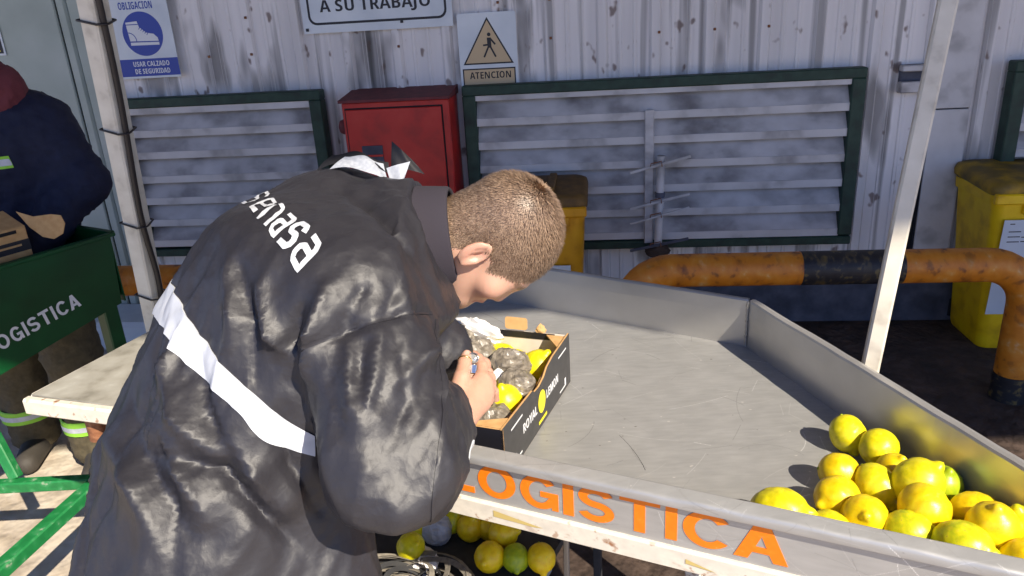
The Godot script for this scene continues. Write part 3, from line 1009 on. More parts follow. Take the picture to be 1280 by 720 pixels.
func build_bins() -> void:
	var t := wheelie_bin("yellow_bin", "yellow wheeled bin with white label behind the rail on the right", Vector3(1.955, 0, 0.225), 0.56, 0.40, 0.74, M.bin_yellow, M.bin_lid)
	obj("label_sheet", box_mesh(Vector3(0.36, 0.445, 0.002), 0.0), M.white_sign, t, at(Vector3(-0.055, 0.405, 0.197), Basis(Vector3(1, 0, 0), 0.06)))
	wtext("4", 0.09, 0.075, -0.10, 0.275, 0.195, M.black_ink, t)
	for q in [[-0.185, 0.575, 0.05], [-0.185, 0.552, 0.05], [-0.185, 0.529, 0.05], [-0.14, 0.55, 0.03], [-0.14, 0.53, 0.03], [-0.065, 0.585, 0.045], [-0.065, 0.56, 0.05], [-0.065, 0.535, 0.04], [-0.2, 0.61, 0.02]]:
		obj("printed_line", box_mesh(Vector3(q[2], 0.006, 0.001), 0.0), M.black_ink, t, at(Vector3(q[0], q[1], 0.2075 + (q[1] - 0.57) * 0.06)))
	t = wheelie_bin("shaded_yellow_bin", "yellow wheeled bin painted in a shade tone with dirty lid half behind the bent man's head", Vector3(-0.245, 0, 0.33), 0.37, 0.36, 0.76, M.bin_yellow_shaded, M.bin_lid_dirty)
	obj("label_sheet", box_mesh(Vector3(0.17, 0.26, 0.002), 0.0), M.white_sign, t, at(Vector3(0.03, 0.36, 0.177), Basis(Vector3(1, 0, 0), 0.05)))
	obj("lid_hump", box_mesh(Vector3(0.035, 0.022, 0.30), 0.008), M.bin_lid_dirty, t, at(Vector3(0.035, 0.838, 0.02)))
	for q in [[0.055, 0.40, 0.03], [0.06, 0.385, 0.045]]:
		obj("printed_line", box_mesh(Vector3(q[2], 0.008, 0.001), 0.0), M.black_ink, t, at(Vector3(q[0], q[1], 0.1815)))

func arc(c: Vector3, a: Vector3, b: Vector3, r: float, n := 8) -> Array:
	# quarter bend from direction -a to b round the corner c
	var o := []
	for k in n + 1:
		var th := PI / 2 * k / n
		o.append(c - (a + b) * -r * 0.0 + a * (-r) + b * r + (a * sin(th) - b * cos(th)) * r)
	return o

func build_rails() -> void:
	var z := 0.85
	var r := 0.066
	var y := 0.575
	for half in 2:
		var uL: float = [0.115, -2.95][half]
		var uR: float = [1.635, -1.05][half]
		var t := on_wall("guard_rail", ["orange and black tube rail in front of the middle louvre", "orange and black tube rail behind the left pole"][half], "guard rail", Vector3(uL, 0, z), "orange and black guard rails before the wall")
		var bend := 0.17
		var L := uR - uL
		var left := [Vector3(0, 0, 0), Vector3(0, y - bend, 0)]
		for k in range(1, 9):
			var th := PI / 2 * k / 8
			left.append(Vector3(bend - bend * cos(th), y - bend + bend * sin(th), 0))
		var c1: float = [0.665, 1.19][half]
		var c2: float = [1.04, 1.55][half]
		left.append(Vector3(c1 * 0.5 + 0.1, y, 0))
		left.append(Vector3(c1, y, 0))
		var m := MB.new()
		m.tube(left, r, 22)
		obj("orange_tube", m.done(), M.rail_orange, t)
		m = MB.new()
		m.tube([Vector3(c1, y, 0), Vector3((c1 + c2) / 2, y, 0), Vector3(c2, y, 0)], r + 0.001, 22)
		obj("black_stripe", m.done(), M.rail_black, t)
		var right := [Vector3(c2, y, 0), Vector3((c2 + L - bend) / 2, y, 0), Vector3(L - bend, y, 0)]
		for k in range(1, 9):
			var th := PI / 2 * k / 8
			right.append(Vector3(L - bend + bend * sin(th), y - bend + bend * cos(th), 0))
		right.append(Vector3(L, 0.10, 0))
		m = MB.new()
		m.tube(right, r, 22)
		obj("orange_tube", m.done(), M.rail_orange, t)
		m = MB.new()
		m.tube([Vector3(L, 0.0, 0), Vector3(L, 0.06, 0), Vector3(L, 0.115, 0)], r + 0.003, 22)
		obj("black_foot", m.done(), M.rail_black, t)

# ---------------------------------------------------------------- tables and steel tray
const TF := Vector3(0.899, 0, 0.438)
const NF := Vector3(-0.438, 0, 0.899)
const TFLOOR := 0.842

func tp(s: float, o: float, y: float) -> Vector3:
	return TF * s + NF * o + Vector3(0, y, 0)

func plan(pts: Array, y0: float, y1: float) -> ArrayMesh:
	# horizontal slab from world x,z points
	var p := PackedVector2Array()
	for q in pts:
		p.append(Vector2(q.x, -q.z))
	return slab_mesh(Transform3D(Basis(Vector3(1, 0, 0), Vector3(0, 0, -1), Vector3(0, 1, 0)), Vector3.ZERO), p, y0, y1)

func plate_wall(a: Vector3, b: Vector3, outward: Vector3, H: float, flange: float, seed_: int) -> ArrayMesh:
	# upright sheet with an outward folded rim, slightly dented
	var ns := noise(seed_, 0.6, 2)
	var prof := [[0.0, 0.0], [0.0, H * 0.35], [0.0, H * 0.7], [0.0015, H - 0.004], [0.004, H], [flange * 0.6, H + 0.0015], [flange, H], [flange + 0.0015, H - 0.003], [flange, H - 0.009], [flange - 0.003, H - 0.009], [0.005, H - 0.006], [0.003, H - 0.01], [0.003, 0.0]]
	var g := []
	var n := 28
	for i in n + 1:
		var p := a.lerp(b, float(i) / n)
		var row := []
		for q in prof:
			var w: Vector3 = p + outward * q[0] + Vector3(0, q[1], 0)
			row.append(w + outward * ns.get_noise_3dv(w * 10.0) * 0.003 * clampf(q[1] / H, 0, 1))
		g.append(row)
	var m := MB.new()
	for i in n:
		for j in prof.size() - 1:
			m.quad(g[i][j], g[i + 1][j], g[i + 1][j + 1], g[i][j + 1])
	return m.done()

func build_tray() -> void:
	var FL := Vector3(-0.47, 0, -1.2457)
	var FR := Vector3(0.757, 0, -0.648)
	var BR := Vector3(0.525, 0, -1.56)
	var BL := Vector3(-0.50, 0, -2.25)
	var t := thing("white_table", "long white painted table carrying the steel tray", "table", tp(-0.1, -1.2, 0))
	var y1 := TFLOOR - 0.003
	wobj("table_apron", beam_mesh(tp(-0.83, -0.921, y1 - 0.019), tp(0.42, -0.921, y1 - 0.019), Vector3(0, 1, 0), 0.038, 0.028, 0.003), M.cream, t)
	wobj("table_apron", beam_mesh(tp(-0.78, -1.70, y1 - 0.02), tp(-0.29, -1.62, y1 - 0.02), Vector3(0, 1, 0), 0.038, 0.028, 0.003), M.cream, t)
	wobj("table_board", plan([tp(-0.83, -0.937, 0), tp(0.35, -0.937, 0), tp(0.06, -1.24, 0), tp(-0.27, -1.60, 0), tp(-0.80, -1.70, 0)], y1 - 0.036, y1 - 0.002), M.cream, t)
	for q in [[0.33, -0.97], [-0.76, -1.66], [-0.30, -1.58]]:
		wobj("leg", beam_mesh(tp(q[0], q[1], 0), tp(q[0], q[1], y1 - 0.037), TF, 0.04, 0.04), M.cream, t)
	wobj("lower_shelf", plan([tp(-1.0, -1.06, 0), tp(-0.548, -1.06, 0), tp(-0.548, -1.62, 0), tp(-1.0, -1.62, 0)], 0.435, 0.455), M.shelf, t)
	wobj("shelf_post", beam_mesh(tp(-0.525, -1.26, 0.0), tp(-0.515, -1.26, y1 - 0.037), TF, 0.012, 0.012), M.weld, t)
	for q in [[-0.97, -1.10], [-0.97, -1.58], [-0.56, -1.58]]:
		wobj("shelf_post", beam_mesh(tp(q[0], q[1], 0.0), tp(q[0], q[1], 0.435), TF, 0.02, 0.02), M.shelf, t)
	# yellowed tape left on the apron
	for q in [[-0.500, -0.412, 0.829, 0.817], [-0.185, -0.140, 0.826, 0.818]]:
		var tpz := MB.new()
		var z0 := -0.9062
		tpz.quad(tp(q[0], z0, q[3]), tp(q[1] - 0.02, z0, q[3] - 0.002), tp(q[1], z0, q[2] - 0.012), tp(q[0], z0, q[2]))
		wobj("old_tape", tpz.done(), M.tape, t)
	# steel tray
	t = thing("steel_tray", "shallow steel tray on the white table with orange LOGISTICA lettering", "tray", tp(-0.1, -1.2, TFLOOR))
	wobj("tray_floor", plan([FL, FR, BR, BL], TFLOOR - 0.003, TFLOOR), M.steel, t)
	var bd := (BR - BL).normalized()
	var rd := (FR - BR).normalized()
	var up := Vector3(0, TFLOOR, 0)
	wobj("back_wall", plate_wall(BL + up, BR + up, Vector3(bd.z, 0, -bd.x), 0.115, 0.012, 31), M.steel_wall, t)
	wobj("side_wall", plate_wall(BR + up, FR + up, Vector3(rd.z, 0, -rd.x), 0.113, 0.019, 32), M.steel_wall, t)
	var ld := (FL - BL).normalized()
	wobj("side_wall", plate_wall(BL + up, FL + up, Vector3(-ld.z, 0, ld.x), 0.09, 0.012, 33), M.steel_wall, t)
	# front: upright face below a rolled lip
	var prof := [[-0.9160, 0.0], [-0.9160, 0.066], [-0.9165, 0.082], [-0.9282, 0.0895], [-0.9275, 0.0912], [-0.9255, 0.0915], [-0.9095, 0.0868], [-0.9055, 0.0845], [-0.9038, 0.080], [-0.9040, 0.071], [-0.9055, 0.0695], [-0.9130, 0.0705], [-0.9140, 0.069], [-0.9140, 0.0]]
	var ns := noise(35, 0.5, 2)
	var g := []
	var s0 := -0.97
	var s1 := 0.397
	for i in 61:
		var s := lerpf(s0, s1, i / 60.0)
		var row := []
		for k in prof.size():
			var q: Array = prof[k]
			var d := ns.get_noise_2d(s * 40.0, k * 0.4) * 0.0016 * (1.0 if k > 3 and k < 11 else 0.15)
			row.append(tp(s, q[0] + d, TFLOOR + q[1] + d))
		g.append(row)
	var m := MB.new()
	m.grid(g)
	wobj("front_lip", m.done(), M.steel, t)
	m = MB.new()
	m.beam(tp(s0, -0.9150, TFLOOR + 0.034), tp(s1, -0.9150, TFLOOR + 0.034), Vector3(0, 1, 0), 0.068, 0.0016, 0.0)
	wobj("front_face", m.done(), M.steel, t)
	m = MB.new()
	var wp := []
	for i in 24:
		wp.append(BR + Vector3(-0.002 + 0.0012 * sin(i * 2.3), TFLOOR + 0.004 + 0.108 * i / 23.0, 0.003 + 0.001 * cos(i * 3.1)))
	m.tube(wp, 0.0028, 7)
	wobj("weld_seam", m.done(), M.weld, t)
	# orange lettering, one letter at a time along the face
	var tb := Basis(TF, Vector3.UP, NF)
	var word := "LOGISTICA"
	var starts := [-0.599, -0.529, -0.4615, -0.3985, -0.370, -0.3035, -0.2375, -0.1985, -0.1290, -0.045]
	var widths := [0.046, 0.066, 0.063, 0.017, 0.056, 0.060, 0.017, 0.063, 0.072]
	starts = []
	var xs := -0.583
	var gap := 0.0082
	var tw := 0.0
	for k in 9:
		tw += widths[k]
	var sc := (0.538 - gap * 8.0) / tw
	for k in 9:
		var tm := block_letter(word[k])
		var ab := tm.get_aabb()
		var wk: float = widths[k] * sc
		var bs := Basis(TF * (wk / ab.size.x), Vector3.UP * (0.062 / ab.size.y), NF * 0.001)
		var o := tp(xs, -0.9139, TFLOOR + 0.007)
		wobj("letter", tm, M.orange_ink, t)
		var node: MeshInstance3D = t.get_child(t.get_child_count() - 1)
		node.transform = Transform3D(bs, o - t.position - bs * Vector3(ab.position.x, ab.position.y, 0))
		xs += wk + gap

func build_left_table() -> void:
	var t := thing("cream_table", "worn cream table corner with rusty edge left of the bent man", "table", Vector3(-0.85, 0, -1.6))
	var A := Vector3(-1.108, 0, -1.528)
	var B := Vector3(-0.962, 0, -1.905)
	var C := Vector3(-0.52, 0, -1.75)
	var D := Vector3(-0.50, 0, -1.325)
	wobj("table_top", plan([A + Vector3(0.012, 0, -0.008), D, C, B], 0.838, 0.842), M.table_top, t)
	wobj("front_edge", beam_mesh(A + Vector3(0, 0.820, 0), D + Vector3(0, 0.820, 0), Vector3(0, 1, 0), 0.040, 0.022, 0.008), M.cream, t)
	wobj("side_edge", beam_mesh(A.lerp(B, 0.035) + Vector3(0.004, 0.820, 0), B + Vector3(0, 0.820, 0), Vector3(0, 1, 0), 0.036, 0.022, 0.006), M.cream, t)
	wobj("underside", plan([A.lerp(C, 0.04), D, C, B.lerp(D, 0.04)], 0.812, 0.836), M.cream, t)
	var m := MB.new()
	m.tube([Vector3(-0.955, 0.735, -1.51), Vector3(-0.955, 0.77, -1.51), Vector3(-0.955, 0.811, -1.51)], 0.021, 14)
	wobj("leg_socket", m.done(), M.rust, t)
	for q in [B.lerp(D, 0.06), C.lerp(A, 0.06), D.lerp(B, 0.06)]:
		wobj("leg", beam_mesh(q, q + Vector3(0, 0.81, 0), Vector3(1, 0, 0), 0.04, 0.04), M.cream, t)
	var b := thing("steel_corner", "small pale metal block lying on the cream table", "metal block", Vector3(-0.76, 0.8425, -1.60))
	obj("block_body", beam_mesh(Vector3(-0.055, 0.015, 0.03), Vector3(0.16, 0.015, -0.05), Vector3(0, 1, 0), 0.03, 0.07, 0.004), M.cream, b)
	obj("block_top", beam_mesh(Vector3(-0.045, 0.0325, 0.026), Vector3(0.15, 0.0325, -0.046), Vector3(0, 1, 0), 0.004, 0.05, 0.001), M.table_top, b)

func pole(label: String, a: Vector3, b: Vector3, side: Vector3, w: float) -> Node3D:
	var t := thing("canopy_pole", label, "pole", Vector3(a.x, 0, a.z))
	wobj("square_tube", beam_mesh(a, b, side, w, w, 0.004), M.pole, t)
	return t

func build_poles() -> void:
	# left pole leans a little; a cable is tied along it
	var lo := Vector3(-0.965, 0.865, -1.905)
	var hi := Vector3(-0.853, 1.662, -1.735)
	var d := (hi - lo)
	var a := lo - d * (0.865 / d.y)
	var b := lo + d * ((4.2 - 0.865) / d.y)
	var side := Vector3(0.92, 0, 0.39)
	var t := pole("cream square pole on the left with a black cable tied to it", a, b, side, 0.047)
	var dn := d.normalized()
	var s := (side - dn * side.dot(dn)).normalized()
	var f := s.cross(dn) * -1.0
	if f.z < 0:
		f = -f
	var path := []
	for k in 41:
		var q := k / 40.0
		var p := a.lerp(b, 0.157 + 0.42 * q)
		var wob := 0.004 * sin(q * 17.0) + 0.014 * exp(-pow((q - 0.19) / 0.07, 2.0)) - 0.012 * exp(-pow((q - 0.08) / 0.05, 2.0))
		path.append(p + s * 0.0305 + f * (0.010 - wob))
	var m := MB.new()
	m.tube(path, 0.0068, 10)
	var c := MeshInstance3D.new()
	c.mesh = m.done()
	var cab := thing("black_cable", "black cable running up the left pole", "cable", Vector3(lo.x, 0.8, lo.z))
	wobj("cable_run", c.mesh, M.cable, cab)
	c.free()
	for y in [0.945, 1.150, 1.385, 1.622]:
		var p: Vector3 = lo + d * ((y - 0.865) / d.y)
		var z := MB.new()
		var loop := []
		for q in [[-0.0265, -0.0265], [0.0265, -0.0265], [0.039, 0.004], [0.0395, 0.016], [0.0265, 0.0275], [-0.0265, 0.0265], [-0.0265, -0.0265]]:
			loop.append(p + s * q[0] + f * q[1])
		z.tube(loop, 0.0026, 6)
		wobj("zip_tie", z.done(), M.cable, cab)
	lo = Vector3(0.674, 0.895, -1.289)
	hi = Vector3(0.788, 1.567, -1.392)
	d = hi - lo
	a = lo - d * (0.895 / d.y)
	b = lo + d * ((4.2 - 0.895) / d.y)
	pole("cream square pole on the right behind the steel tray", a, b, Vector3(0.93, 0, 0.36), 0.031)

func build_trough() -> void:
	# green trough the second worker leans over
	var O := Vector3(-1.301, 0, -2.40)
	var td := Vector3(-0.52, 0, 0.854)
	var tn := Vector3(0.854, 0, 0.52)
	var t := thing("green_trough", "dark green steel trough with white LOGISTICA lettering on the left", "trough", O)
	var X := Transform3D(Basis(-td, Vector3.UP, tn), O)   # x runs to the right as seen from the table
	var L := 1.15
	wobj("front_panel", slab_mesh(X, PackedVector2Array([Vector2(-L, 0.979), Vector2(-L, 0.53), Vector2(-0.017, 0.742), Vector2(0.0, 0.979)]), -0.004, 0.0), M.trough, t)
	wobj("back_panel", slab_mesh(X, PackedVector2Array([Vector2(-L, 0.979), Vector2(-L, 0.53), Vector2(-0.017, 0.742), Vector2(0.0, 0.979)]), -0.404, -0.40), M.trough, t)
	var b0 := O - tn * 0.40
	wobj("end_panel", slab_mesh(Transform3D(Basis(-tn, Vector3.UP, -td), O), PackedVector2Array([Vector2(0, 0.979), Vector2(0, 0.745), Vector2(0.40, 0.745), Vector2(0.40, 0.979)]), -0.004, 0.0), M.trough, t)
	var m := MB.new()
	m.quad(X * Vector3(-L, 0.55, -0.005), X * Vector3(-0.017, 0.755, -0.005), X * Vector3(-0.017, 0.755, -0.40), X * Vector3(-L, 0.55, -0.40))
	wobj("trough_floor", m.done(), M.trough, t)
	wobj("rim", beam_mesh(O + Vector3(0, 0.977, 0) + tn * 0.006 - td * 0.01, O + Vector3(0, 0.977, 0) + tn * 0.006 + td * L, tn, 0.026, 0.012, 0.003), M.trough, t)
	wobj("rim", beam_mesh(O + Vector3(0, 0.979, 0) - td * 0.008, b0 + Vector3(0, 0.979, 0) - td * 0.008, td, 0.024, 0.012, 0.003), M.trough, t)
	for q in [O + td * 0.055 - tn * 0.03, b0 + td * 0.05 + tn * 0.02, O + td * 1.1 - tn * 0.03, b0 + td * 1.1 + tn * 0.02]:
		wobj("leg", beam_mesh(q, q + Vector3(0, 0.78, 0), tn, 0.05, 0.05, 0.004), M.trough, t)
	var slope := 0.185
	var xs := -0.147
	var word := "LOGISTICA"
	var wd := [0.040, 0.050, 0.048, 0.012, 0.044, 0.046, 0.012, 0.047, 0.050]
	for r in 9:
		var k := 8 - r
		var tm := block_letter(word[k])
		var ab := tm.get_aabb()
		var w: float = wd[k] * 0.70
		xs -= w
		var y: float = 0.785 - slope * (-0.15 - xs) - 0.003
		var bs := X.basis * Basis(Vector3(0, 0, 1), slope) * Basis.from_scale(Vector3(w / ab.size.x, 0.047 / ab.size.y, 0.001))
		var nd := obj("letter", tm, M.white_ink, t)
		nd.transform = Transform3D(bs, X * Vector3(xs, y, 0.0008) - t.position - bs * Vector3(ab.position.x, ab.position.y, 0))
		xs -= 0.0065
	# low green frame on the floor in front of it
	var fr := thing("green_floor_frame", "bright green steel floor frame at the lower left corner", "frame", Vector3(-1.295, 0, -1.944))
	var K := Vector3(-1.285, 0.335, -1.95)
	wobj("rail_bar", beam_mesh(K, K + Vector3(-0.85, 0, -0.012), Vector3(0, 1, 0), 0.035, 0.035, 0.004), M.green_bar, fr)
	wobj("rail_bar", beam_mesh(K + Vector3(0.030, 0.0012, -0.09), K + Vector3(-0.085, 0.0012, 0.58), Vector3(0, 1, 0), 0.038, 0.042, 0.004), M.green_bar, fr)
	wobj("leg", beam_mesh(K + Vector3(-0.075, -0.335, 0.50), K + Vector3(-0.075, -0.019, 0.50), Vector3(1, 0, 0), 0.035, 0.035), M.green_bar, fr)
	wobj("brace", beam_mesh(K + Vector3(-0.243, 0.015, -0.02), K + Vector3(-0.345, 0.26, -0.09), Vector3(1, 0, 0), 0.03, 0.03), M.green_bar, fr)

# ---------------------------------------------------------------- fruit
func lemon_mesh(kind: int) -> ArrayMesh:
	# unit lemon: radius 1, long axis y with nipple at the top
	var m := MB.new()
	var g := []
	var stretch: float = [1.10, 1.20, 1.05][kind]
	var ns := noise(200 + kind, 0.9, 2)
	for i in 29:
		var q := i / 28.0
		var ph := PI * q
		var y := -cos(ph) * stretch
		var r := sin(ph)
		if q > 0.82:
			var w := (q - 0.82) / 0.18
			r = maxf(sin(PI * 0.82) * (1.0 - w) * (1.0 - 0.60 * sin(w * PI)) + 0.13 * sin(w * PI), 0.0)
			y = -cos(PI * 0.82) * stretch + w * 0.38 * stretch
		elif q < 0.06:
			y = -cos(PI * 0.06) * stretch + (0.06 - q) * 0.6
		var row := []
		for j in 28:
			var th := TAU * j / 28
			var k := 1.0 + 0.05 * ns.get_noise_3d(cos(th) * 2.0, y * 2.0, sin(th) * 2.0) + 0.012 * ns.get_noise_3d(cos(th) * 9.0, y * 9.0, sin(th) * 9.0)
			row.append(Vector3(cos(th) * r * k, y, -sin(th) * r * k))
		g.append(row)
	m.grid(g, true)
	return m.done()

var lemon_shapes := []

func lemon(label: String, p: Vector3, r: float, colour: int, axis: Vector3, shape := 0, group := "") -> void:
	var t := thing("lemon", label, "lemon", p, 0.0, group)
	var y := axis.normalized()
	var x := y.cross(Vector3(0.3, 0.2, 0.93)).normalized()
	var b := Basis(x, y, x.cross(y)).scaled(Vector3.ONE)
	var s := r * 0.985
	obj("rind", lemon_shapes[shape], M["lemon%d" % colour], t, Transform3D(b * Basis.from_scale(Vector3(s, s, s)), Vector3.ZERO))
	var st := MB.new()
	st.lathe(Transform3D(b, -y * r * [1.10, 1.20, 1.04][shape]), [[0.0, -0.001], [0.0022, -0.0005], [0.0028, 0.0012], [0.0, 0.002]], 8)
	obj("stem_scar", st.done(), M.lemon3 if colour != 3 else M.weld, t)

func build_lemons() -> void:
	var G := "lemons heaped in the right end of the steel tray"
	var list := [
		["lemon farthest from the front lip, alone at the top of the tray heap", Vector3(0.567, 0.873, -1.129), 0.0309, 0, Vector3(0.15, -0.75, 0.6), 0],
		["lemon touching the side wall next to the topmost lemon", Vector3(0.597, 0.874, -1.079), 0.0319, 0, Vector3(-0.5, -0.5, 0.7), 2],
		["dull lemon half hidden between three larger lemons", Vector3(0.592, 0.870, -1.020), 0.0275, 1, Vector3(0.2, 0.8, 0.3), 0],
		["orange yellow lemon at the heap's left side with long shadow", Vector3(0.505, 0.873, -1.019), 0.0314, 1, Vector3(0.9, -0.1, 0.3), 2],
		["pear shaped lemon pointing down in the middle of the heap", Vector3(0.545, 0.875, -0.976), 0.0310, 0, Vector3(0.35, -0.55, 0.75), 1],
		["large glossy lemon with its nipple up, on top of the heap", Vector3(0.592, 0.895, -0.951), 0.0365, 0, Vector3(0.62, 0.72, 0.1), 0],
		["green lemon wedged against the side wall behind the large one", Vector3(0.642, 0.873, -0.972), 0.0306, 3, Vector3(0.1, 0.9, 0.3), 2],
		["lemon lying sideways below the orange yellow one at left", Vector3(0.474, 0.875, -0.955), 0.0325, 1, Vector3(-0.85, -0.05, 0.4), 0],
		["pale lemon apart from the heap at its left, against the front lip", Vector3(0.374, 0.879, -0.922), 0.0372, 0, Vector3(0.8, 0.2, 0.4), 1],
		["lemon almost hidden behind the front lip", Vector3(0.437, 0.866, -0.893), 0.0285, 0, Vector3(0.7, 0.1, 0.5), 0],
		["lemon with dull skin in the second row above the front lip", Vector3(0.493, 0.875, -0.904), 0.0334, 1, Vector3(-0.3, 0.6, 0.7), 2],
		["deep yellow round lemon in the middle of the right heap", Vector3(0.572, 0.893, -0.894), 0.0350, 1, Vector3(0.2, -0.4, 0.8), 2],
		["greenish yellow lemon close above the front lip", Vector3(0.538, 0.873, -0.868), 0.0325, 2, Vector3(0.8, 0.3, 0.4), 0],
		["long orange lemon lying against the side wall", Vector3(0.655, 0.873, -0.905), 0.0290, 1, Vector3(0.9, 0.05, 0.35), 1],
		["big lemon half behind the front lip near the right edge", Vector3(0.586, 0.881, -0.822), 0.0372, 2, Vector3(0.5, 0.3, 0.7), 0],
		["bumpy lemon with nipple up beside the long orange one", Vector3(0.640, 0.892, -0.845), 0.0350, 1, Vector3(-0.1, 0.95, 0.2), 0],
		["greenish lemon with pointed tip at the right edge", Vector3(0.690, 0.878, -0.850), 0.0325, 2, Vector3(-0.35, 0.9, -0.1), 1],
		["warm yellow lemon cut by the right edge of the picture", Vector3(0.652, 0.878, -0.788), 0.0330, 1, Vector3(0.5, 0.6, 0.6), 2],
		["lemon barely seen at the lip between the last two lemons", Vector3(0.611, 0.866, -0.770), 0.0290, 0, Vector3(0.8, 0.1, 0.5), 0],
	]
	for q in list:
		lemon(q[0], q[1], q[2], q[3], q[4], q[5], G)
	G = "lemons on the shelf under the table"
	var under := [
		["half sunlit lemon on the grey strapping under the table", Vector3(-0.255, 0.505, -1.358), 0.0315, 0, Vector3(0.5, 0.6, 0.6), 2],
		["shaded lemon just below the table edge, left of the pair", Vector3(-0.128, 0.488, -1.433), 0.0325, 1, Vector3(0.3, 0.9, 0.2), 2],
		["large shaded lemon lowest at left under the table", Vector3(-0.083, 0.489, -1.329), 0.0340, 1, Vector3(-0.3, 0.3, 0.9), 2],
		["dark green lemon between two yellow ones under the table", Vector3(-0.027, 0.486, -1.324), 0.0300, 3, Vector3(0.05, -0.3, 0.95), 0],
		["shaded lemon at the right end of the row under the table", Vector3(0.028, 0.487, -1.318), 0.0315, 1, Vector3(0.1, -0.8, 0.6), 2],
		["pale lemon lying on its side behind the green one under the table", Vector3(-0.052, 0.505, -1.385), 0.0320, 1, Vector3(0.9, 0.2, 0.2), 0],
		["lemon peeping out behind the pale one under the table", Vector3(-0.085, 0.488, -1.432), 0.0300, 1, Vector3(0.4, 0.8, 0.2), 0],
		["lemon touching the table edge beside the white bag", Vector3(-0.172, 0.486, -1.463), 0.0290, 2, Vector3(0.4, 0.8, 0.2), 0],
		["lemon tucked behind the white bag under the table", Vector3(-0.235, 0.486, -1.445), 0.0290, 0, Vector3(0.4, 0.8, 0.2), 2],
	]
	for q in under:
		lemon(q[0], q[1], q[2], q[3], q[4], q[5], G)
	var bg := thing("plastic_bag", "pale bluish plastic bag behind the sleeve under the table", "bag", Vector3(-0.205, 0.455, -1.432))
	obj("bag_skin", crumple(Vector3(0.034, 0.036, 0.034), 9, 0.12, 0.012, 28, 18), M.bag, bg, at(Vector3(0, 0.034, 0)))
	var pp := thing("paper_scrap", "white crumpled paper scrap under the half sunlit lemon", "paper", Vector3(-0.232, 0.462, -1.335))
	obj("paper_skin", crumple(Vector3(0.028, 0.018, 0.042), 10, 0.45, 0.02, 20, 12), M.tissue, pp, at(Vector3(0.005, 0.012, 0)))
	# coil of flat strapping
	var co := thing("strapping_coil", "loose coil of flat grey strapping on the shelf", "strapping", Vector3(-0.265, 0.455, -1.245))
	var r := RandomNumberGenerator.new()
	r.seed = 12
	for k in 17:
		var m := MB.new()
		var path := []
		var nor := []
		var rad := 0.05 + 0.0085 * (k % 12) + r.randf() * 0.006
		var cx := r.randfn(0, 0.016)
		var cz := r.randfn(0, 0.016)
		var tilt := r.randfn(0, 0.13)
		var tilt2 := r.randfn(0, 0.13)
		var a0 := r.randf() * TAU
		var n := 30
		for i in n + 1:
			var th := a0 + (TAU * 0.92) * i / n
			var d := Vector3(cos(th), 0, sin(th) * 0.8)
			var h := 0.012 + 0.0028 * (k % 7) + absf(tilt * d.x + tilt2 * d.z) * 0.13
			path.append(Vector3(cx, h, cz) + d * rad)
			nor.append((Vector3(0, 0.75, 0) + d * (0.5 if k % 3 else -0.3)).normalized())
		m.ribbon(path, nor, 0.012, 0.0012)
		obj("strap", m.done(), M.strap if k % 4 else M.shelf, co)

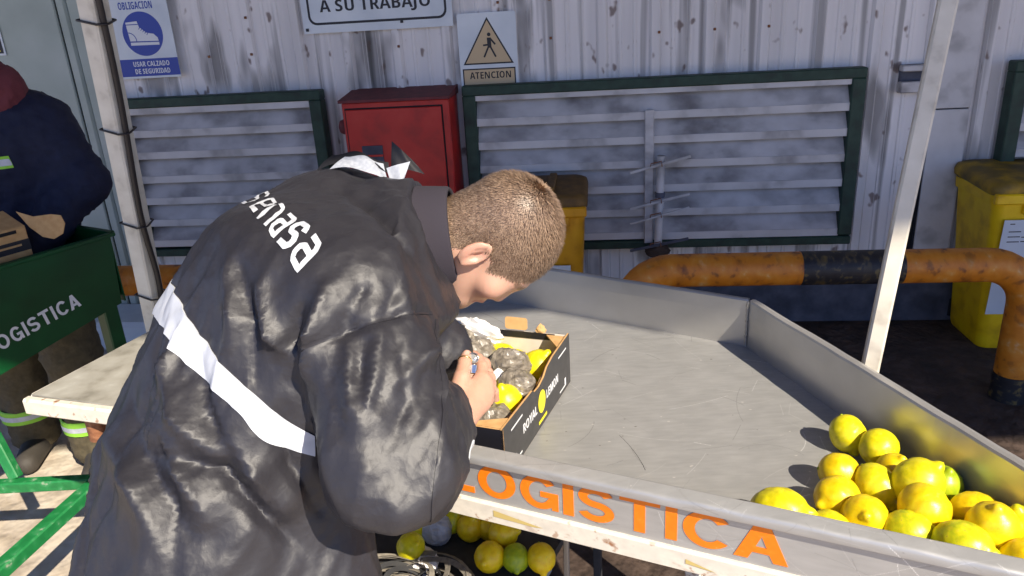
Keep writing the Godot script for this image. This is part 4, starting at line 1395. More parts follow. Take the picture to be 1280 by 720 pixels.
func build_box() -> void:
	var N := Vector3(-0.030, TFLOOR + 0.0015, -1.090)
	var bx := Vector3(0.378, 0, -0.926)
	var bw := Vector3(-0.926, 0, -0.378)
	var L := 0.378
	var Wd := 0.285
	var t := thing("fruit_box", "black printed cardboard fruit box holding lemons in front of the bent man", "box", N)
	var wallx := func(o: Vector3, x: Vector3, z: Vector3) -> Transform3D:
		return Transform3D(Basis(x, Vector3.UP, z), o - N)
	var out := -bw
	var side := PackedVector2Array([Vector2(0, 0), Vector2(L, 0), Vector2(L, 0.112), Vector2(0.27, 0.109), Vector2(0.235, 0.103), Vector2(0.215, 0.092), Vector2(0.185, 0.086), Vector2(0.160, 0.088), Vector2(0.150, 0.096), Vector2(0, 0.102)])
	obj("side_panel", slab_mesh(wallx.call(N, bx, out), side, -0.004, -0.0006), M.card, t)
	obj("side_print", slab_mesh(wallx.call(N, bx, out), side, -0.0006, 0.0), M.card_print, t)
	var inner := PackedVector2Array([Vector2(0.01, 0.002), Vector2(L - 0.01, 0.002), Vector2(L - 0.01, 0.106), Vector2(0.27, 0.101), Vector2(0.225, 0.088), Vector2(0.185, 0.078), Vector2(0.155, 0.088), Vector2(0.01, 0.096)])
	obj("inner_flap", slab_mesh(wallx.call(N, bx, out), inner, -0.0105, -0.0065), M.card, t)
	var L2 := PackedVector2Array([Vector2(0, 0), Vector2(L, 0), Vector2(L, 0.110), Vector2(0, 0.102)])
	obj("side_panel", slab_mesh(wallx.call(N + bw * Wd, bx, out), L2, 0.0, 0.004), M.card, t)
	var E := PackedVector2Array([Vector2(0, 0), Vector2(Wd, 0), Vector2(Wd, 0.100), Vector2(0, 0.100)])
	obj("end_panel", slab_mesh(wallx.call(N - out * 0.0, bw, bx), E, 0.0008, 0.004), M.card, t)
	obj("end_print", slab_mesh(wallx.call(N, bw, bx), E, 0.0, 0.0008), M.black_ink, t)
	var E2 := PackedVector2Array([Vector2(0.004, 0), Vector2(Wd, 0), Vector2(Wd, 0.104), Vector2(0.004, 0.108)])
	obj("end_panel", slab_mesh(wallx.call(N + bx * L, bw, bx), E2, -0.004, -0.0006), M.card_white, t)
	obj("end_print", slab_mesh(wallx.call(N + bx * L, bw, bx), E2, -0.0006, 0.0), M.black_ink, t)
	obj("edge_band", slab_mesh(wallx.call(N + bx * (L - 0.0045), bw, bx), PackedVector2Array([Vector2(0.03, 0.094), Vector2(Wd - 0.02, 0.091), Vector2(Wd - 0.02, 0.106), Vector2(0.03, 0.1085)]), -0.0008, 0.0), M.black_ink, t)
	obj("box_floor", slab_mesh(Transform3D(Basis(bx, bw, Vector3.UP), Vector3.ZERO), PackedVector2Array([Vector2(0.002, 0.002), Vector2(L - 0.004, 0.002), Vector2(L - 0.004, Wd), Vector2(0.002, Wd)]), 0.0, 0.003), M.card, t)
	# corner gussets
	var gm := func(o: Vector3, x: Vector3, z: Vector3, a: float, b: float, y: float) -> ArrayMesh:
		var m := MB.new()
		m.slab(Transform3D(Basis(x, z, x.cross(z)), o - N + Vector3(0, y, 0)), PackedVector2Array([Vector2.ZERO, Vector2(a, 0), Vector2(0, b)]), -0.0015, 0.0015)
		return m.done()
	obj("corner_gusset", gm.call(N + bw * 0.006 + bx * 0.005, bx, bw, 0.035, 0.075, 0.099), M.card, t)
	obj("corner_gusset", gm.call(N + bw * 0.006 + bx * (L - 0.006), -bx, bw, 0.055, 0.042, 0.105), M.card, t)
	# torn hand tab standing at the far end
	obj("hand_tab", slab_mesh(Transform3D(Basis(bw, Vector3(0.03, 0.72, -0.28).normalized(), bw.cross(Vector3(0.03, 0.72, -0.28).normalized())), bx * (L + 0.002) + bw * 0.118 + Vector3(0, 0.122, 0)), round_rect(0.050, 0.026, 0.006), -0.002, 0.002), M.card, t)
	obj("torn_edge", crumple(Vector3(0.009, 0.012, 0.004), 14, 0.4, 0.03, 12, 8), M.card, t, at(bx * L + bw * 0.062 + Vector3(0, 0.112, 0)))
	# print on the right side
	var P := Transform3D(Basis(bx, Vector3.UP, out), out * 0.0006)
	var text := func(s: String, x: float, y: float, w: float, h: float, mm: Material) -> void:
		var tm := letters(s, h)
		tm.depth = 0.0004
		tm.horizontal_alignment = HORIZONTAL_ALIGNMENT_LEFT
		var ab := tm.get_aabb()
		var bs := P.basis * Basis.from_scale(Vector3(w / ab.size.x, h / ab.size.y, 1))
		obj("lettering", tm, mm, t, Transform3D(bs, P * Vector3(x, y, 0) - bs * Vector3(ab.position.x, ab.position.y, 0)))
	text.call("ROYAL", 0.092, 0.040, 0.074, 0.018, M.white_ink)
	text.call("LEMON", 0.222, 0.042, 0.072, 0.018, M.white_ink)
	var el := PackedVector2Array()
	for k in 24:
		el.append(Vector2(0.194, 0.051) + Vector2(cos(TAU * k / 24) * 0.020, sin(TAU * k / 24) * 0.023))
	obj("yellow_oval", slab_mesh(P, el, 0.0, 0.0004), M.yellow_ink, t)
	text.call("L", 0.189, 0.043, 0.010, 0.016, M.black_ink)
	for q in [[0.172, 0.014, 0.046, 0.006, 1], [0.035, 0.080, 0.055, 0.003, 0], [0.300, 0.091, 0.050, 0.003, 0], [0.040, 0.012, 0.040, 0.003, 0], [0.302, 0.012, 0.040, 0.003, 0], [0.335, 0.020, 0.008, 0.016, 0], [0.046, 0.018, 0.008, 0.012, 0]]:
		obj("printed_bar", box_mesh(Vector3(q[2], q[3], 0.0005), 0.0), M.yellow_ink if q[4] else M.white_ink, t, P * at(Vector3(q[0] + q[2] / 2, q[1], 0.0004)))
	# what lies in it
	var inbox := func(a: float, b: float, h: float) -> Vector3:
		return N + bx * a + bw * b + Vector3(0, h, 0)
	var G := "lemons in the fruit box"
	for q in [["bright whole lemon in the front of the fruit box", 0.150, 0.056, 0.062, 0.0345, 0, Vector3(-0.15, 0.95, 0.1), 0], ["lemon against the right panel at the far corner of the box", 0.312, 0.052, 0.055, 0.037, 0, Vector3(0.5, 0.75, 0.1), 1], ["lemon at the far panel of the box beside the white tissue", 0.335, 0.140, 0.058, 0.033, 0, Vector3(0.8, 0.3, 0.2), 0], ["lemon showing between the two wrapped ones by the far panel", 0.310, 0.098, 0.066, 0.027, 0, Vector3(0.7, 0.5, 0.2), 0], ["lemon low beside the right panel under the wrapped one", 0.232, 0.046, 0.040, 0.032, 1, Vector3(0.3, 0.9, 0.1), 2], ["lemon beside the man's knuckles in the box", 0.195, 0.120, 0.056, 0.033, 0, Vector3(0.2, 0.8, 0.5), 0], ["lemon deep in the box below the hand", 0.100, 0.130, 0.040, 0.033, 0, Vector3(0.4, 0.6, 0.3), 2]]:
		lemon(q[0], inbox.call(q[1], q[2], q[3]), q[4], q[5], q[6], q[7], G)
	var k := 0
	for q in [["lemon wrapped in grey film in the middle of the box", 0.258, 0.090, 0.082, Vector3(0.042, 0.036, 0.038)], ["lemon wrapped in grey film leaning on the right panel", 0.200, 0.052, 0.074, Vector3(0.036, 0.030, 0.034)], ["large lemon wrapped in grey film behind the fingers", 0.285, 0.175, 0.078, Vector3(0.050, 0.042, 0.040)], ["film wrapped lemon in the far left corner by the sleeve", 0.335, 0.235, 0.085, Vector3(0.042, 0.040, 0.036)], ["grey film wrap below the front lemon at the box end", 0.095, 0.062, 0.048, Vector3(0.040, 0.034, 0.045)], ["grey film wrapped lemon under the wrist", 0.170, 0.215, 0.046, Vector3(0.046, 0.036, 0.042)], ["grey film wrapped lemon at the near left corner of the box", 0.070, 0.205, 0.044, Vector3(0.046, 0.036, 0.042)]]:
		var w := thing("wrapped_lemon", q[0], "wrapped lemon", inbox.call(q[1], q[2], q[3]), 0.7 * k, "film wrapped lemons in the box")
		obj("film_wrap", crumple(q[4], 300 + k, 0.22, 0.008, 30, 20), M.film, w)
		k += 1
	for q in [["white crumpled tissue rising from the far corner of the box", 0.350, 0.210, 0.100, Vector3(0.058, 0.030, 0.016)], ["white crumpled tissue beside the front lemon", 0.215, 0.096, 0.058, Vector3(0.026, 0.030, 0.022)], ["white tissue sheet between the wrapped lemons", 0.300, 0.130, 0.062, Vector3(0.055, 0.022, 0.03)]]:
		var w := thing("tissue", q[0], "tissue", inbox.call(q[1], q[2], q[3]), -0.4, "white tissues in the box")
		obj("tissue_sheet", crumple(q[4], 320 + k, 0.42, 0.016, 26, 16), M.tissue, w)
		k += 1

# ---------------------------------------------------------------- the bent man
const HC := Vector3(-0.0105, 1.2495, -1.1783)
const HU := Vector3(0.951, 0.306, 0.036)
const HR := Vector3(-0.065, 0.086, 0.994)
const HF := Vector3(0.302, -0.948, 0.102)
const J_A0 := Vector3(-0.5142, 0.7525, -0.8814)
const J_K := Vector3(0.58493, 0.70403, -0.40274)
const J_L := 0.71659
const J_R := Vector3(0.43219, 0.14964, 0.88928)
const J_B := Vector3(-0.68635, 0.69422, 0.21674)
const ARM_S := Vector3(-0.208, 1.227, -0.959)
const ARM_E := Vector3(-0.164, 1.079, -0.802)
const ARM_W := Vector3(-0.112, 1.073, -0.912)
const ARL_S := Vector3(-0.298, 1.272, -1.243)
const ARL_E := Vector3(-0.240, 1.070, -1.295)
const ARL_W := Vector3(-0.132, 1.072, -1.136)
const HEM_P := Vector3(-0.605, 0.990, -0.842)
const HEM_N := Vector3(-0.767, -0.562, -0.307)
var tc := PackedVector3Array()
var ta := PackedFloat32Array()
var tb := PackedFloat32Array()

func torso_tables() -> void:
	var A := [J_A0, Vector3(-0.4455, 0.9455, -0.979), Vector3(-0.3674, 1.1048, -1.065), Vector3(-0.2774, 1.2369, -1.1057), Vector3(-0.095, 1.257, -1.17)]
	var ha := [0.262, 0.235, 0.235, 0.230, 0.12]
	var hb := [0.200, 0.190, 0.188, 0.178, 0.10]
	var tt := []
	for p in A:
		tt.append((p - J_A0).dot(J_K) / J_L)
	var c := []
	var a := []
	var b := []
	for i in 61:
		var t := -0.3 + 1.5 * i / 60.0
		if t < 0:
			c.append(A[0] + (A[1] - A[0]) / (tt[1] - tt[0]) * t)
			a.append(ha[0] - t * 0.06)
			b.append(hb[0] - t * 0.03)
			continue
		var k := 0
		while k < 3 and t > tt[k + 1]:
			k += 1
		var q := minf((t - tt[k]) / (tt[k + 1] - tt[k]), 1.0)
		c.append(A[k].lerp(A[k + 1], q))
		a.append(lerpf(ha[k], ha[k + 1], q))
		b.append(lerpf(hb[k], hb[k + 1], q))
	for n in 6:
		var c2 := c.duplicate()
		var a2 := a.duplicate()
		var b2 := b.duplicate()
		for i in range(1, 60):
			c2[i] = (c[i - 1] + c[i] * 2.0 + c[i + 1]) / 4.0
			a2[i] = (a[i - 1] + a[i] * 2.0 + a[i + 1]) / 4.0
			b2[i] = (b[i - 1] + b[i] * 2.0 + b[i + 1]) / 4.0
		c = c2
		a = a2
		b = b2
	tc = PackedVector3Array(c)
	ta = PackedFloat32Array(a)
	tb = PackedFloat32Array(b)

func torso(p: Vector3) -> float:
	var q := p - J_A0
	var t := q.dot(J_K) / J_L
	var tcl := clampf(t, -0.29, 1.0)
	var fi := (tcl + 0.3) / 1.5 * 60.0
	var i := int(fi)
	var fr := fi - i
	var o := p - tc[i].lerp(tc[i + 1], fr)
	var a := lerpf(ta[i], ta[i + 1], fr)
	var b := lerpf(tb[i], tb[i + 1], fr)
	var l := o.dot(J_R) / a
	var d := o.dot(J_B) / b
	return maxf((sqrt(l * l + d * d) - 1.0) * minf(a, b) * 0.9, (t - 1.0) * J_L)

func jacket(p: Vector3) -> float:
	var d := torso(p)
	d = smin(d, cone(p, Vector3(-0.315, 0.99, -0.940), Vector3(-0.277, 0.78, -0.815), 0.065, 0.085), 0.06)
	d = smin(d, cone(p, ARL_S, ARL_E, 0.09, 0.08), 0.12)
	d = smin(d, cone(p, ARL_E, ARL_W, 0.08, 0.06), 0.03)
	var arm := smin(cone(p, ARM_S, ARM_E, 0.095, 0.088), cone(p, ARM_E, ARM_W, 0.084, 0.054), 0.03)
	arm = -smin(-arm, 0.066 - (p - ARM_E).dot(Vector3(-0.10, -0.93, 0.35)), 0.015)
	arm = -smin(-arm, 0.078 - (p - ARM_E).dot(Vector3(-0.973, -0.102, 0.205)), 0.02)
	arm = -smin(-arm, 0.070 - (p - ARM_E).dot(Vector3(0.20, 0.53, 0.824)), 0.02)
	var k := lerpf(0.010, 0.055, clampf((p.y - 1.15) / 0.10, 0, 1))
	d = smin(d, arm, k)
	# standing collar at the nape
	d = smin(d, cone(p, Vector3(-0.150, 1.270, -1.190), Vector3(-0.098, 1.278, -1.186), 0.082, 0.073), 0.025)
	d = maxf(d, (p - HC).dot(HU) + 0.101 - 0.03 * clampf((p - HC).dot(HF), -0.12, 0.12))
	return maxf(d, (p - HEM_P).dot(HEM_N))

var folds := []
var fold_grid := {}
var fold_count := 0
var crinkle: FastNoiseLite
var crinkle2: FastNoiseLite

func make_folds() -> void:
	var list := [
		[-0.014, 0.010, [Vector3(-0.446, 1.099, -0.820), Vector3(-0.368, 1.086, -0.802), Vector3(-0.326, 1.027, -0.792), Vector3(-0.292, 0.951, -0.812)]],
		[0.011, 0.014, [Vector3(-0.457, 1.195, -0.910), Vector3(-0.426, 1.137, -0.841), Vector3(-0.375, 1.099, -0.808)]],
		[0.014, 0.018, [Vector3(-0.555, 1.083, -0.905), Vector3(-0.473, 1.063, -0.806), Vector3(-0.442, 1.007, -0.760)]],
		[0.011, 0.012, [Vector3(-0.446, 1.126, -0.841), Vector3(-0.423, 1.085, -0.804), Vector3(-0.388, 1.033, -0.774)]],
		[0.010, 0.014, [Vector3(-0.379, 1.148, -0.836), Vector3(-0.337, 1.074, -0.803), Vector3(-0.319, 1.027, -0.796)]],
		[-0.010, 0.012, [Vector3(-0.409, 1.208, -0.888), Vector3(-0.386, 1.144, -0.834), Vector3(-0.349, 1.089, -0.806)]],
		[-0.010, 0.014, [Vector3(-0.520, 1.132, -0.913), Vector3(-0.450, 1.075, -0.804), Vector3(-0.407, 1.018, -0.765)]],
		[-0.008, 0.010, [Vector3(-0.305, 1.136, -0.837), Vector3(-0.291, 1.073, -0.824), Vector3(-0.270, 0.990, -0.836)]],
		[0.014, 0.012, [Vector3(-0.312, 1.285, -0.898), Vector3(-0.298, 1.231, -0.869), Vector3(-0.257, 1.203, -0.842)]],
		[-0.015, 0.009, [Vector3(-0.262, 1.267, -0.868), Vector3(-0.276, 1.224, -0.858), Vector3(-0.257, 1.186, -0.838)]],
		[0.014, 0.010, [Vector3(-0.227, 1.289, -0.874), Vector3(-0.242, 1.238, -0.846), Vector3(-0.248, 1.194, -0.827)]],
		[-0.008, 0.010, [Vector3(-0.205, 1.256, -0.848), Vector3(-0.220, 1.201, -0.809)]],
		[-0.010, 0.012, [Vector3(-0.258, 1.350, -1.162), Vector3(-0.188, 1.337, -1.061), Vector3(-0.149, 1.322, -1.010), Vector3(-0.116, 1.257, -1.005)]],
		[0.007, 0.010, [Vector3(-0.187, 1.344, -1.142), Vector3(-0.130, 1.288, -1.060), Vector3(-0.094, 1.210, -1.029)]],
		[-0.008, 0.008, [Vector3(-0.184, 1.285, -0.876), Vector3(-0.212, 1.242, -0.839)]],
		[-0.008, 0.008, [Vector3(-0.147, 1.272, -0.887), Vector3(-0.161, 1.248, -0.852)]],
		[-0.006, 0.005, [Vector3(-0.245, 1.223, -0.840), Vector3(-0.196, 1.247, -0.842), Vector3(-0.141, 1.250, -0.871), Vector3(-0.101, 1.214, -0.964)]],
		[-0.011, 0.012, [Vector3(-0.177, 1.233, -0.832), Vector3(-0.191, 1.187, -0.786)]],
		[0.009, 0.009, [Vector3(-0.200, 1.234, -0.832), Vector3(-0.196, 1.175, -0.775), Vector3(-0.175, 1.156, -0.747)]],
		[0.008, 0.009, [Vector3(-0.161, 1.248, -0.852), Vector3(-0.172, 1.182, -0.779), Vector3(-0.163, 1.155, -0.746)]],
		[-0.009, 0.010, [Vector3(-0.136, 1.187, -0.799), Vector3(-0.143, 1.159, -0.755)]],
		[0.008, 0.009, [Vector3(-0.107, 1.217, -0.917), Vector3(-0.107, 1.198, -0.866), Vector3(-0.145, 1.189, -0.796)]],
		[-0.008, 0.014, [Vector3(-0.111, 1.189, -0.839), Vector3(-0.122, 1.126, -0.732)]],
		[0.004, 0.003, [Vector3(-0.104, 1.191, -0.992), Vector3(-0.097, 1.170, -0.854), Vector3(-0.099, 1.097, -0.736)]],
		[0.008, 0.010, [Vector3(-0.177, 1.145, -0.736), Vector3(-0.165, 1.099, -0.710), Vector3(-0.138, 1.062, -0.714)]],
		[-0.008, 0.009, [Vector3(-0.349, 1.308, -0.934), Vector3(-0.324, 1.249, -0.883), Vector3(-0.328, 1.185, -0.853)]],
		[0.009, 0.012, [Vector3(-0.364, 1.314, -0.950), Vector3(-0.349, 1.248, -0.890), Vector3(-0.357, 1.204, -0.866)]],
	]
	for f in list:
		f[0] *= 2.1
	var r := RandomNumberGenerator.new()
	r.seed = 21
	for k in 90:   # long soft folds hanging along the back
		var t := r.randf_range(0.02, 0.86)
		var th := r.randf_range(-1.25, 1.15)
		var i := int((t + 0.3) / 1.5 * 60.0)
		var t2 := t - r.randf_range(0.10, 0.26)
		var i2 := int((t2 + 0.3) / 1.5 * 60.0)
		var th2 := th + r.randfn(0.08, 0.18)
		var a := tc[i] + J_R * sin(th) * ta[i] + J_B * cos(th) * tb[i]
		var b := tc[i2] + J_R * sin(th2) * ta[i2] + J_B * cos(th2) * tb[i2]
		list.append([(-1.0 if k % 2 else 1.0) * r.randf_range(0.0035, 0.0095), r.randf_range(0.004, 0.010), [a, a.lerp(b, 0.5) + J_R * r.randfn(0, 0.008), b]])
	for k in 44:   # and round the sleeve
		var ax := (ARM_E - ARM_S).normalized()
		var e0 := ax.cross(Vector3.UP).normalized()
		var e1 := ax.cross(e0)
		var th := r.randf() * TAU
		var th2 := th + r.randfn(0.25, 0.35)
		var q := r.randf_range(0.0, 0.75)
		var a := ARM_S.lerp(ARM_E, q) + (e0 * cos(th) + e1 * sin(th)) * 0.09
		var b := ARM_S.lerp(ARM_E, q + r.randf_range(0.25, 0.6)) + (e0 * cos(th2) + e1 * sin(th2)) * 0.087
		list.append([(-1.0 if k % 2 else 1.0) * r.randf_range(0.003, 0.0075), r.randf_range(0.0035, 0.008), [a, a.lerp(b, 0.5), b]])
	for f in list:
		fold_count += 1
		var pl: Array = f[2]
		for i in pl.size() - 1:
			var w0 := 0.35 if i == 0 else 1.0
			var w1 := 0.35 if i == pl.size() - 2 else 1.0
			folds.append([pl[i], pl[i + 1], f[0], f[1], w0, w1, (pl[i] + pl[i + 1]) * 0.5, (pl[i + 1] - pl[i]).length() * 0.5 + f[1] * 4.0, fold_count])
	crinkle = noise(401, 1.0, 3)
	crinkle.fractal_type = FastNoiseLite.FRACTAL_RIDGED
	crinkle2 = noise(402, 1.0, 3)

func jacket_relief(p: Vector3) -> float:
	var best := {}
	var key := Vector3i((p / 0.06).floor())
	if not fold_grid.has(key):
		var near := []
		var mid := (Vector3(key) + Vector3.ONE * 0.5) * 0.06
		for s in folds:
			if mid.distance_to(s[6]) < s[7] + 0.053:
				near.append(s)
		fold_grid[key] = near
	for s in fold_grid[key]:
		if p.distance_squared_to(s[6]) > s[7] * s[7]:
			continue
		var ab: Vector3 = s[1] - s[0]
		var h := clampf((p - s[0]).dot(ab) / ab.length_squared(), 0, 1)
		var d2: float = (p - s[0] - ab * h).length_squared() / (s[3] * s[3])
		var v: float = s[2] * exp(0.25 - sqrt(d2 + 0.0625)) * lerpf(s[4], s[5], h)
		var id: int = s[8]
		if not best.has(id) or absf(v) > absf(best[id]):
			best[id] = v
	var sum := 0.0
	for k in best:
		sum += best[k]
	var q := Vector3(p.dot(J_R), p.dot(J_B) * 0.9, p.dot(J_K))
	sum += 0.0060 * crinkle.get_noise_3d(q.x * 10.0 + q.z * 2.0, q.y * 7.0, q.z * 3.2)
	sum += 0.0012 * crinkle2.get_noise_3d(q.x * 26.0, q.y * 22.0, q.z * 12.0)
	# hem gather
	var hd := -(p - HEM_P).dot(HEM_N)
	sum -= 0.006 * exp(-pow((hd - 0.030) / 0.007, 2.0))
	return sum

func to_jacket(p: Vector3, lift := 0.0) -> Array:
	# nearest point of the jacket's skin with its relief, and the outward direction
	var n := Vector3.UP
	for k in 6:
		var e := 0.004
		var d := jacket(p)
		n = Vector3(jacket(p + Vector3(e, 0, 0)) - jacket(p - Vector3(e, 0, 0)), jacket(p + Vector3(0, e, 0)) - jacket(p - Vector3(0, e, 0)), jacket(p + Vector3(0, 0, e)) - jacket(p - Vector3(0, 0, e))).normalized()
		p -= n * d * 0.9
		if absf(d) < 0.0003:
			break
	return [p + n * (jacket_relief(p) + lift), n]

# a patch of cloth laid on the jacket: rows of points, doubled for thickness
func laid_patch(rows: Array, lift: float) -> ArrayMesh:
	var m := MB.new()
	var g := []
	var base := []
	for r in rows:
		var o := []
		var u := []
		for p in r:
			var q := to_jacket(p, lift)
			o.append(q[0])
			u.append(q[0] - q[1] * 0.004)
		g.append(o)
		base.append(u)
	m.grid(g)
	var R := g.size()
	var C: int = g[0].size()
	for i in R - 1:
		m.quad(g[i][0], g[i + 1][0], base[i + 1][0], base[i][0])
		m.quad(g[i + 1][C - 1], g[i][C - 1], base[i][C - 1], base[i + 1][C - 1])
	for j in C - 1:
		m.quad(g[0][j + 1], g[0][j], base[0][j], base[0][j + 1])
		m.quad(g[R - 1][j], g[R - 1][j + 1], base[R - 1][j + 1], base[R - 1][j])
	return m.done()

func spline(pts: Array, q: float) -> Vector3:
	var f := clampf(q, 0, 0.9999) * (pts.size() - 1)
	var i := int(f)
	var a: Vector3 = pts[maxi(i - 1, 0)]
	var b: Vector3 = pts[i]
	var c: Vector3 = pts[i + 1]
	var d: Vector3 = pts[mini(i + 2, pts.size() - 1)]
	return b.cubic_interpolate(c, a, d, f - i)

func head_shape(p: Vector3) -> float:
	var o := p - HC
	var q := Vector3(o.dot(HR), o.dot(HU), o.dot(HF)) / 0.95   # x right ear, y crown, z face
	var ax := absf(q.x)
	var m := Vector3(ax, q.y, q.z)
	var d := egg(q, Vector3(0, 0.018, -0.012), Vector3(0.076, 0.088, 0.093))
	if absf(d) > 0.075 and q.y > -0.06:
		return d - 0.02 if d > 0.0 else d
	d = smin(d, egg(q, Vector3(0, -0.040, 0.032), Vector3(0.058, 0.085, 0.062)), 0.03)
	d = smin(d, cone(m, Vector3(0, 0.002, 0.080), Vector3(0.034, -0.002, 0.070), 0.016, 0.013), 0.012)
	d = smin(d, cone(q, Vector3(0, -0.010, 0.084), Vector3(0, -0.044, 0.094), 0.008, 0.011), 0.010)
	d = smin(d, (m - Vector3(0.044, -0.042, 0.062)).length() - 0.022, 0.02)
	d = maxf(d, -((m - Vector3(0.031, -0.019, 0.098)).length() - 0.015))
	d = minf(d, (m - Vector3(0.031, -0.019, 0.076)).length() - 0.0115)
	d = smin(d, cone(m, Vector3(0, -0.073, 0.090), Vector3(0.018, -0.075, 0.082), 0.007, 0.005), 0.006)
	d = smin(d, (q - Vector3(0, -0.108, 0.072)).length() - 0.022, 0.02)
	d = smin(d, cone(m, Vector3(0.05, -0.066, 0.0), Vector3(0.02, -0.105, 0.06), 0.016, 0.018), 0.02)
	# ears
	var e := m - Vector3(0.078, -0.040, -0.002)
	e = Vector3(e.x * 0.94 + e.z * 0.34, e.y, e.z * 0.94 - e.x * 0.34)
	var ear := egg(e, Vector3(0.002, 0, -0.004), Vector3(0.0075, 0.030, 0.019))
	ear = maxf(ear, -egg(e, Vector3(0.0095, 0.005, -0.001), Vector3(0.0095, 0.021, 0.0125)))
	ear = smin(ear, cone(e, Vector3(0.004, -0.006, 0.010), Vector3(0.005, -0.024, 0.004), 0.0035, 0.005), 0.004)
	ear = smin(ear, cone(e, Vector3(0.004, 0.014, -0.005), Vector3(0.004, -0.012, -0.010), 0.0028, 0.003), 0.003)
	d = smin(d, ear, 0.006) * 0.95
	# neck
	d = smin(d, cone(p, HC - HU * 0.05 - HF * 0.032, HC - HU * 0.19 - HF * 0.03, 0.058, 0.062), 0.028)
	return d

func hairy(p: Vector3) -> float:
	# 1 inside the hair, 0 on bare skin
	var o := p - HC
	var f := o.dot(HF)
	var u := o.dot(HU)
	var line := -0.088
	if f > -0.03:
		line = lerpf(-0.088, -0.022, clampf((f + 0.03) / 0.028, 0, 1))
	if f > 0.020:
		line = lerpf(-0.022, -0.034, clampf((f - 0.020) / 0.008, 0, 1))
	if f > 0.034:
		line = lerpf(-0.034, -0.012, clampf((f - 0.034) / 0.016, 0, 1))
	if f > 0.055:
		line = lerpf(-0.012, 0.026, clampf((f - 0.055) / 0.030, 0, 1))
	var side := absf(o.dot(HR))
	var bare := smoothstep(0.0755, 0.0785, side) if absf(u + 0.040) < 0.036 and absf(f + 0.004) < 0.03 else 0.0
	return smoothstep(line - 0.004, line + 0.010, u) * (1.0 - bare)

func skin_colour(p: Vector3, _n: Vector3) -> Color:
	var o := p - HC
	var q := Vector3(o.dot(HR), o.dot(HU), o.dot(HF))
	var c := Color(0.56, 0.335, 0.245)
	var ear := exp(-pow((Vector3(absf(q.x), q.y, q.z) - Vector3(0.080, -0.040, -0.006)).length() / 0.028, 2.0))
	c = c.lerp(Color(0.56, 0.25, 0.19), 0.45 * ear)
	var cheek := exp(-pow((Vector3(absf(q.x), q.y, q.z) - Vector3(0.045, -0.045, 0.065)).length() / 0.028, 2.0))
	c = c.lerp(Color(0.55, 0.25, 0.18), 0.30 * cheek)
	if q.z > 0.078 and absf(q.x) < 0.022 and absf(q.y + 0.074) < 0.009:
		c = Color(0.42, 0.17, 0.15)
	# eyebrows and stubble
	if q.z > 0.06 and absf(q.y - 0.001) < 0.0055 and absf(absf(q.x) - 0.032) < 0.02:
		c = c.lerp(Color(0.13, 0.075, 0.04), 0.75)
	c = c.lerp(Color(0.38, 0.25, 0.165), 0.85 * hairy(p))
	return c

func hand_colour(p: Vector3, _n: Vector3) -> Color:
	var k := crinkle2.get_noise_3d(p.x * 60, p.y * 60, p.z * 60)
	if p.distance_to(Vector3(-0.0765, 1.1085, -1.052)) < 0.0065:
		return Color(0.66, 0.42, 0.34)
	return Color(0.57, 0.335, 0.24).lerp(Color(0.55, 0.27, 0.19), 0.35 + 0.35 * k)

func right_hand(p: Vector3) -> float:
	var W := Vector3(-0.089, 1.050, -0.966)
	var k := [Vector3(-0.055, 1.070, -1.034), Vector3(-0.050, 1.060, -1.031), Vector3(-0.050, 1.050, -1.021), Vector3(-0.056, 1.041, -1.009)]
	var d := cone(p, ARM_W + Vector3(0.0, -0.012, 0.02), W, 0.030, 0.026)
	if absf(d) > 0.11:
		return d - 0.04
	for i in 4:
		d = smin(d, cone(p, W, k[i], 0.021, 0.0125), 0.014)
	var mid := [Vector3(-0.054, 1.077, -1.062), Vector3(-0.044, 1.056, -1.062), Vector3(-0.043, 1.044, -1.050), Vector3(-0.047, 1.033, -1.033)]
	var tip := [Vector3(-0.060, 1.082, -1.080), Vector3(-0.052, 1.050, -1.084), Vector3(-0.053, 1.038, -1.072), Vector3(-0.057, 1.030, -1.055)]
	var end := [Vector3(-0.065, 1.083, -1.072), Vector3(-0.064, 1.049, -1.080), Vector3(-0.065, 1.038, -1.068), Vector3(-0.068, 1.032, -1.052)]
	for i in 4:
		var r: float = [0.0098, 0.0100, 0.0095, 0.0085][i]
		var f := cone(p, k[i], mid[i], r + 0.001, r)
		f = smin(f, cone(p, mid[i], tip[i], r, r - 0.001), 0.003)
		f = smin(f, cone(p, tip[i], end[i], r - 0.001, r - 0.0018), 0.003)
		d = smin(d, f, 0.0025)
	var th := smin(cone(p, W.lerp(Vector3(-0.094, 1.069, -0.982), 0.7), Vector3(-0.083, 1.086, -1.010), 0.017, 0.0125), cone(p, Vector3(-0.083, 1.086, -1.010), Vector3(-0.079, 1.096, -1.038), 0.0120, 0.0105), 0.004)
	th = smin(th, cone(p, Vector3(-0.079, 1.096, -1.038), Vector3(-0.0755, 1.101, -1.056), 0.0105, 0.0085), 0.003)
	return smin(d, th, 0.006)

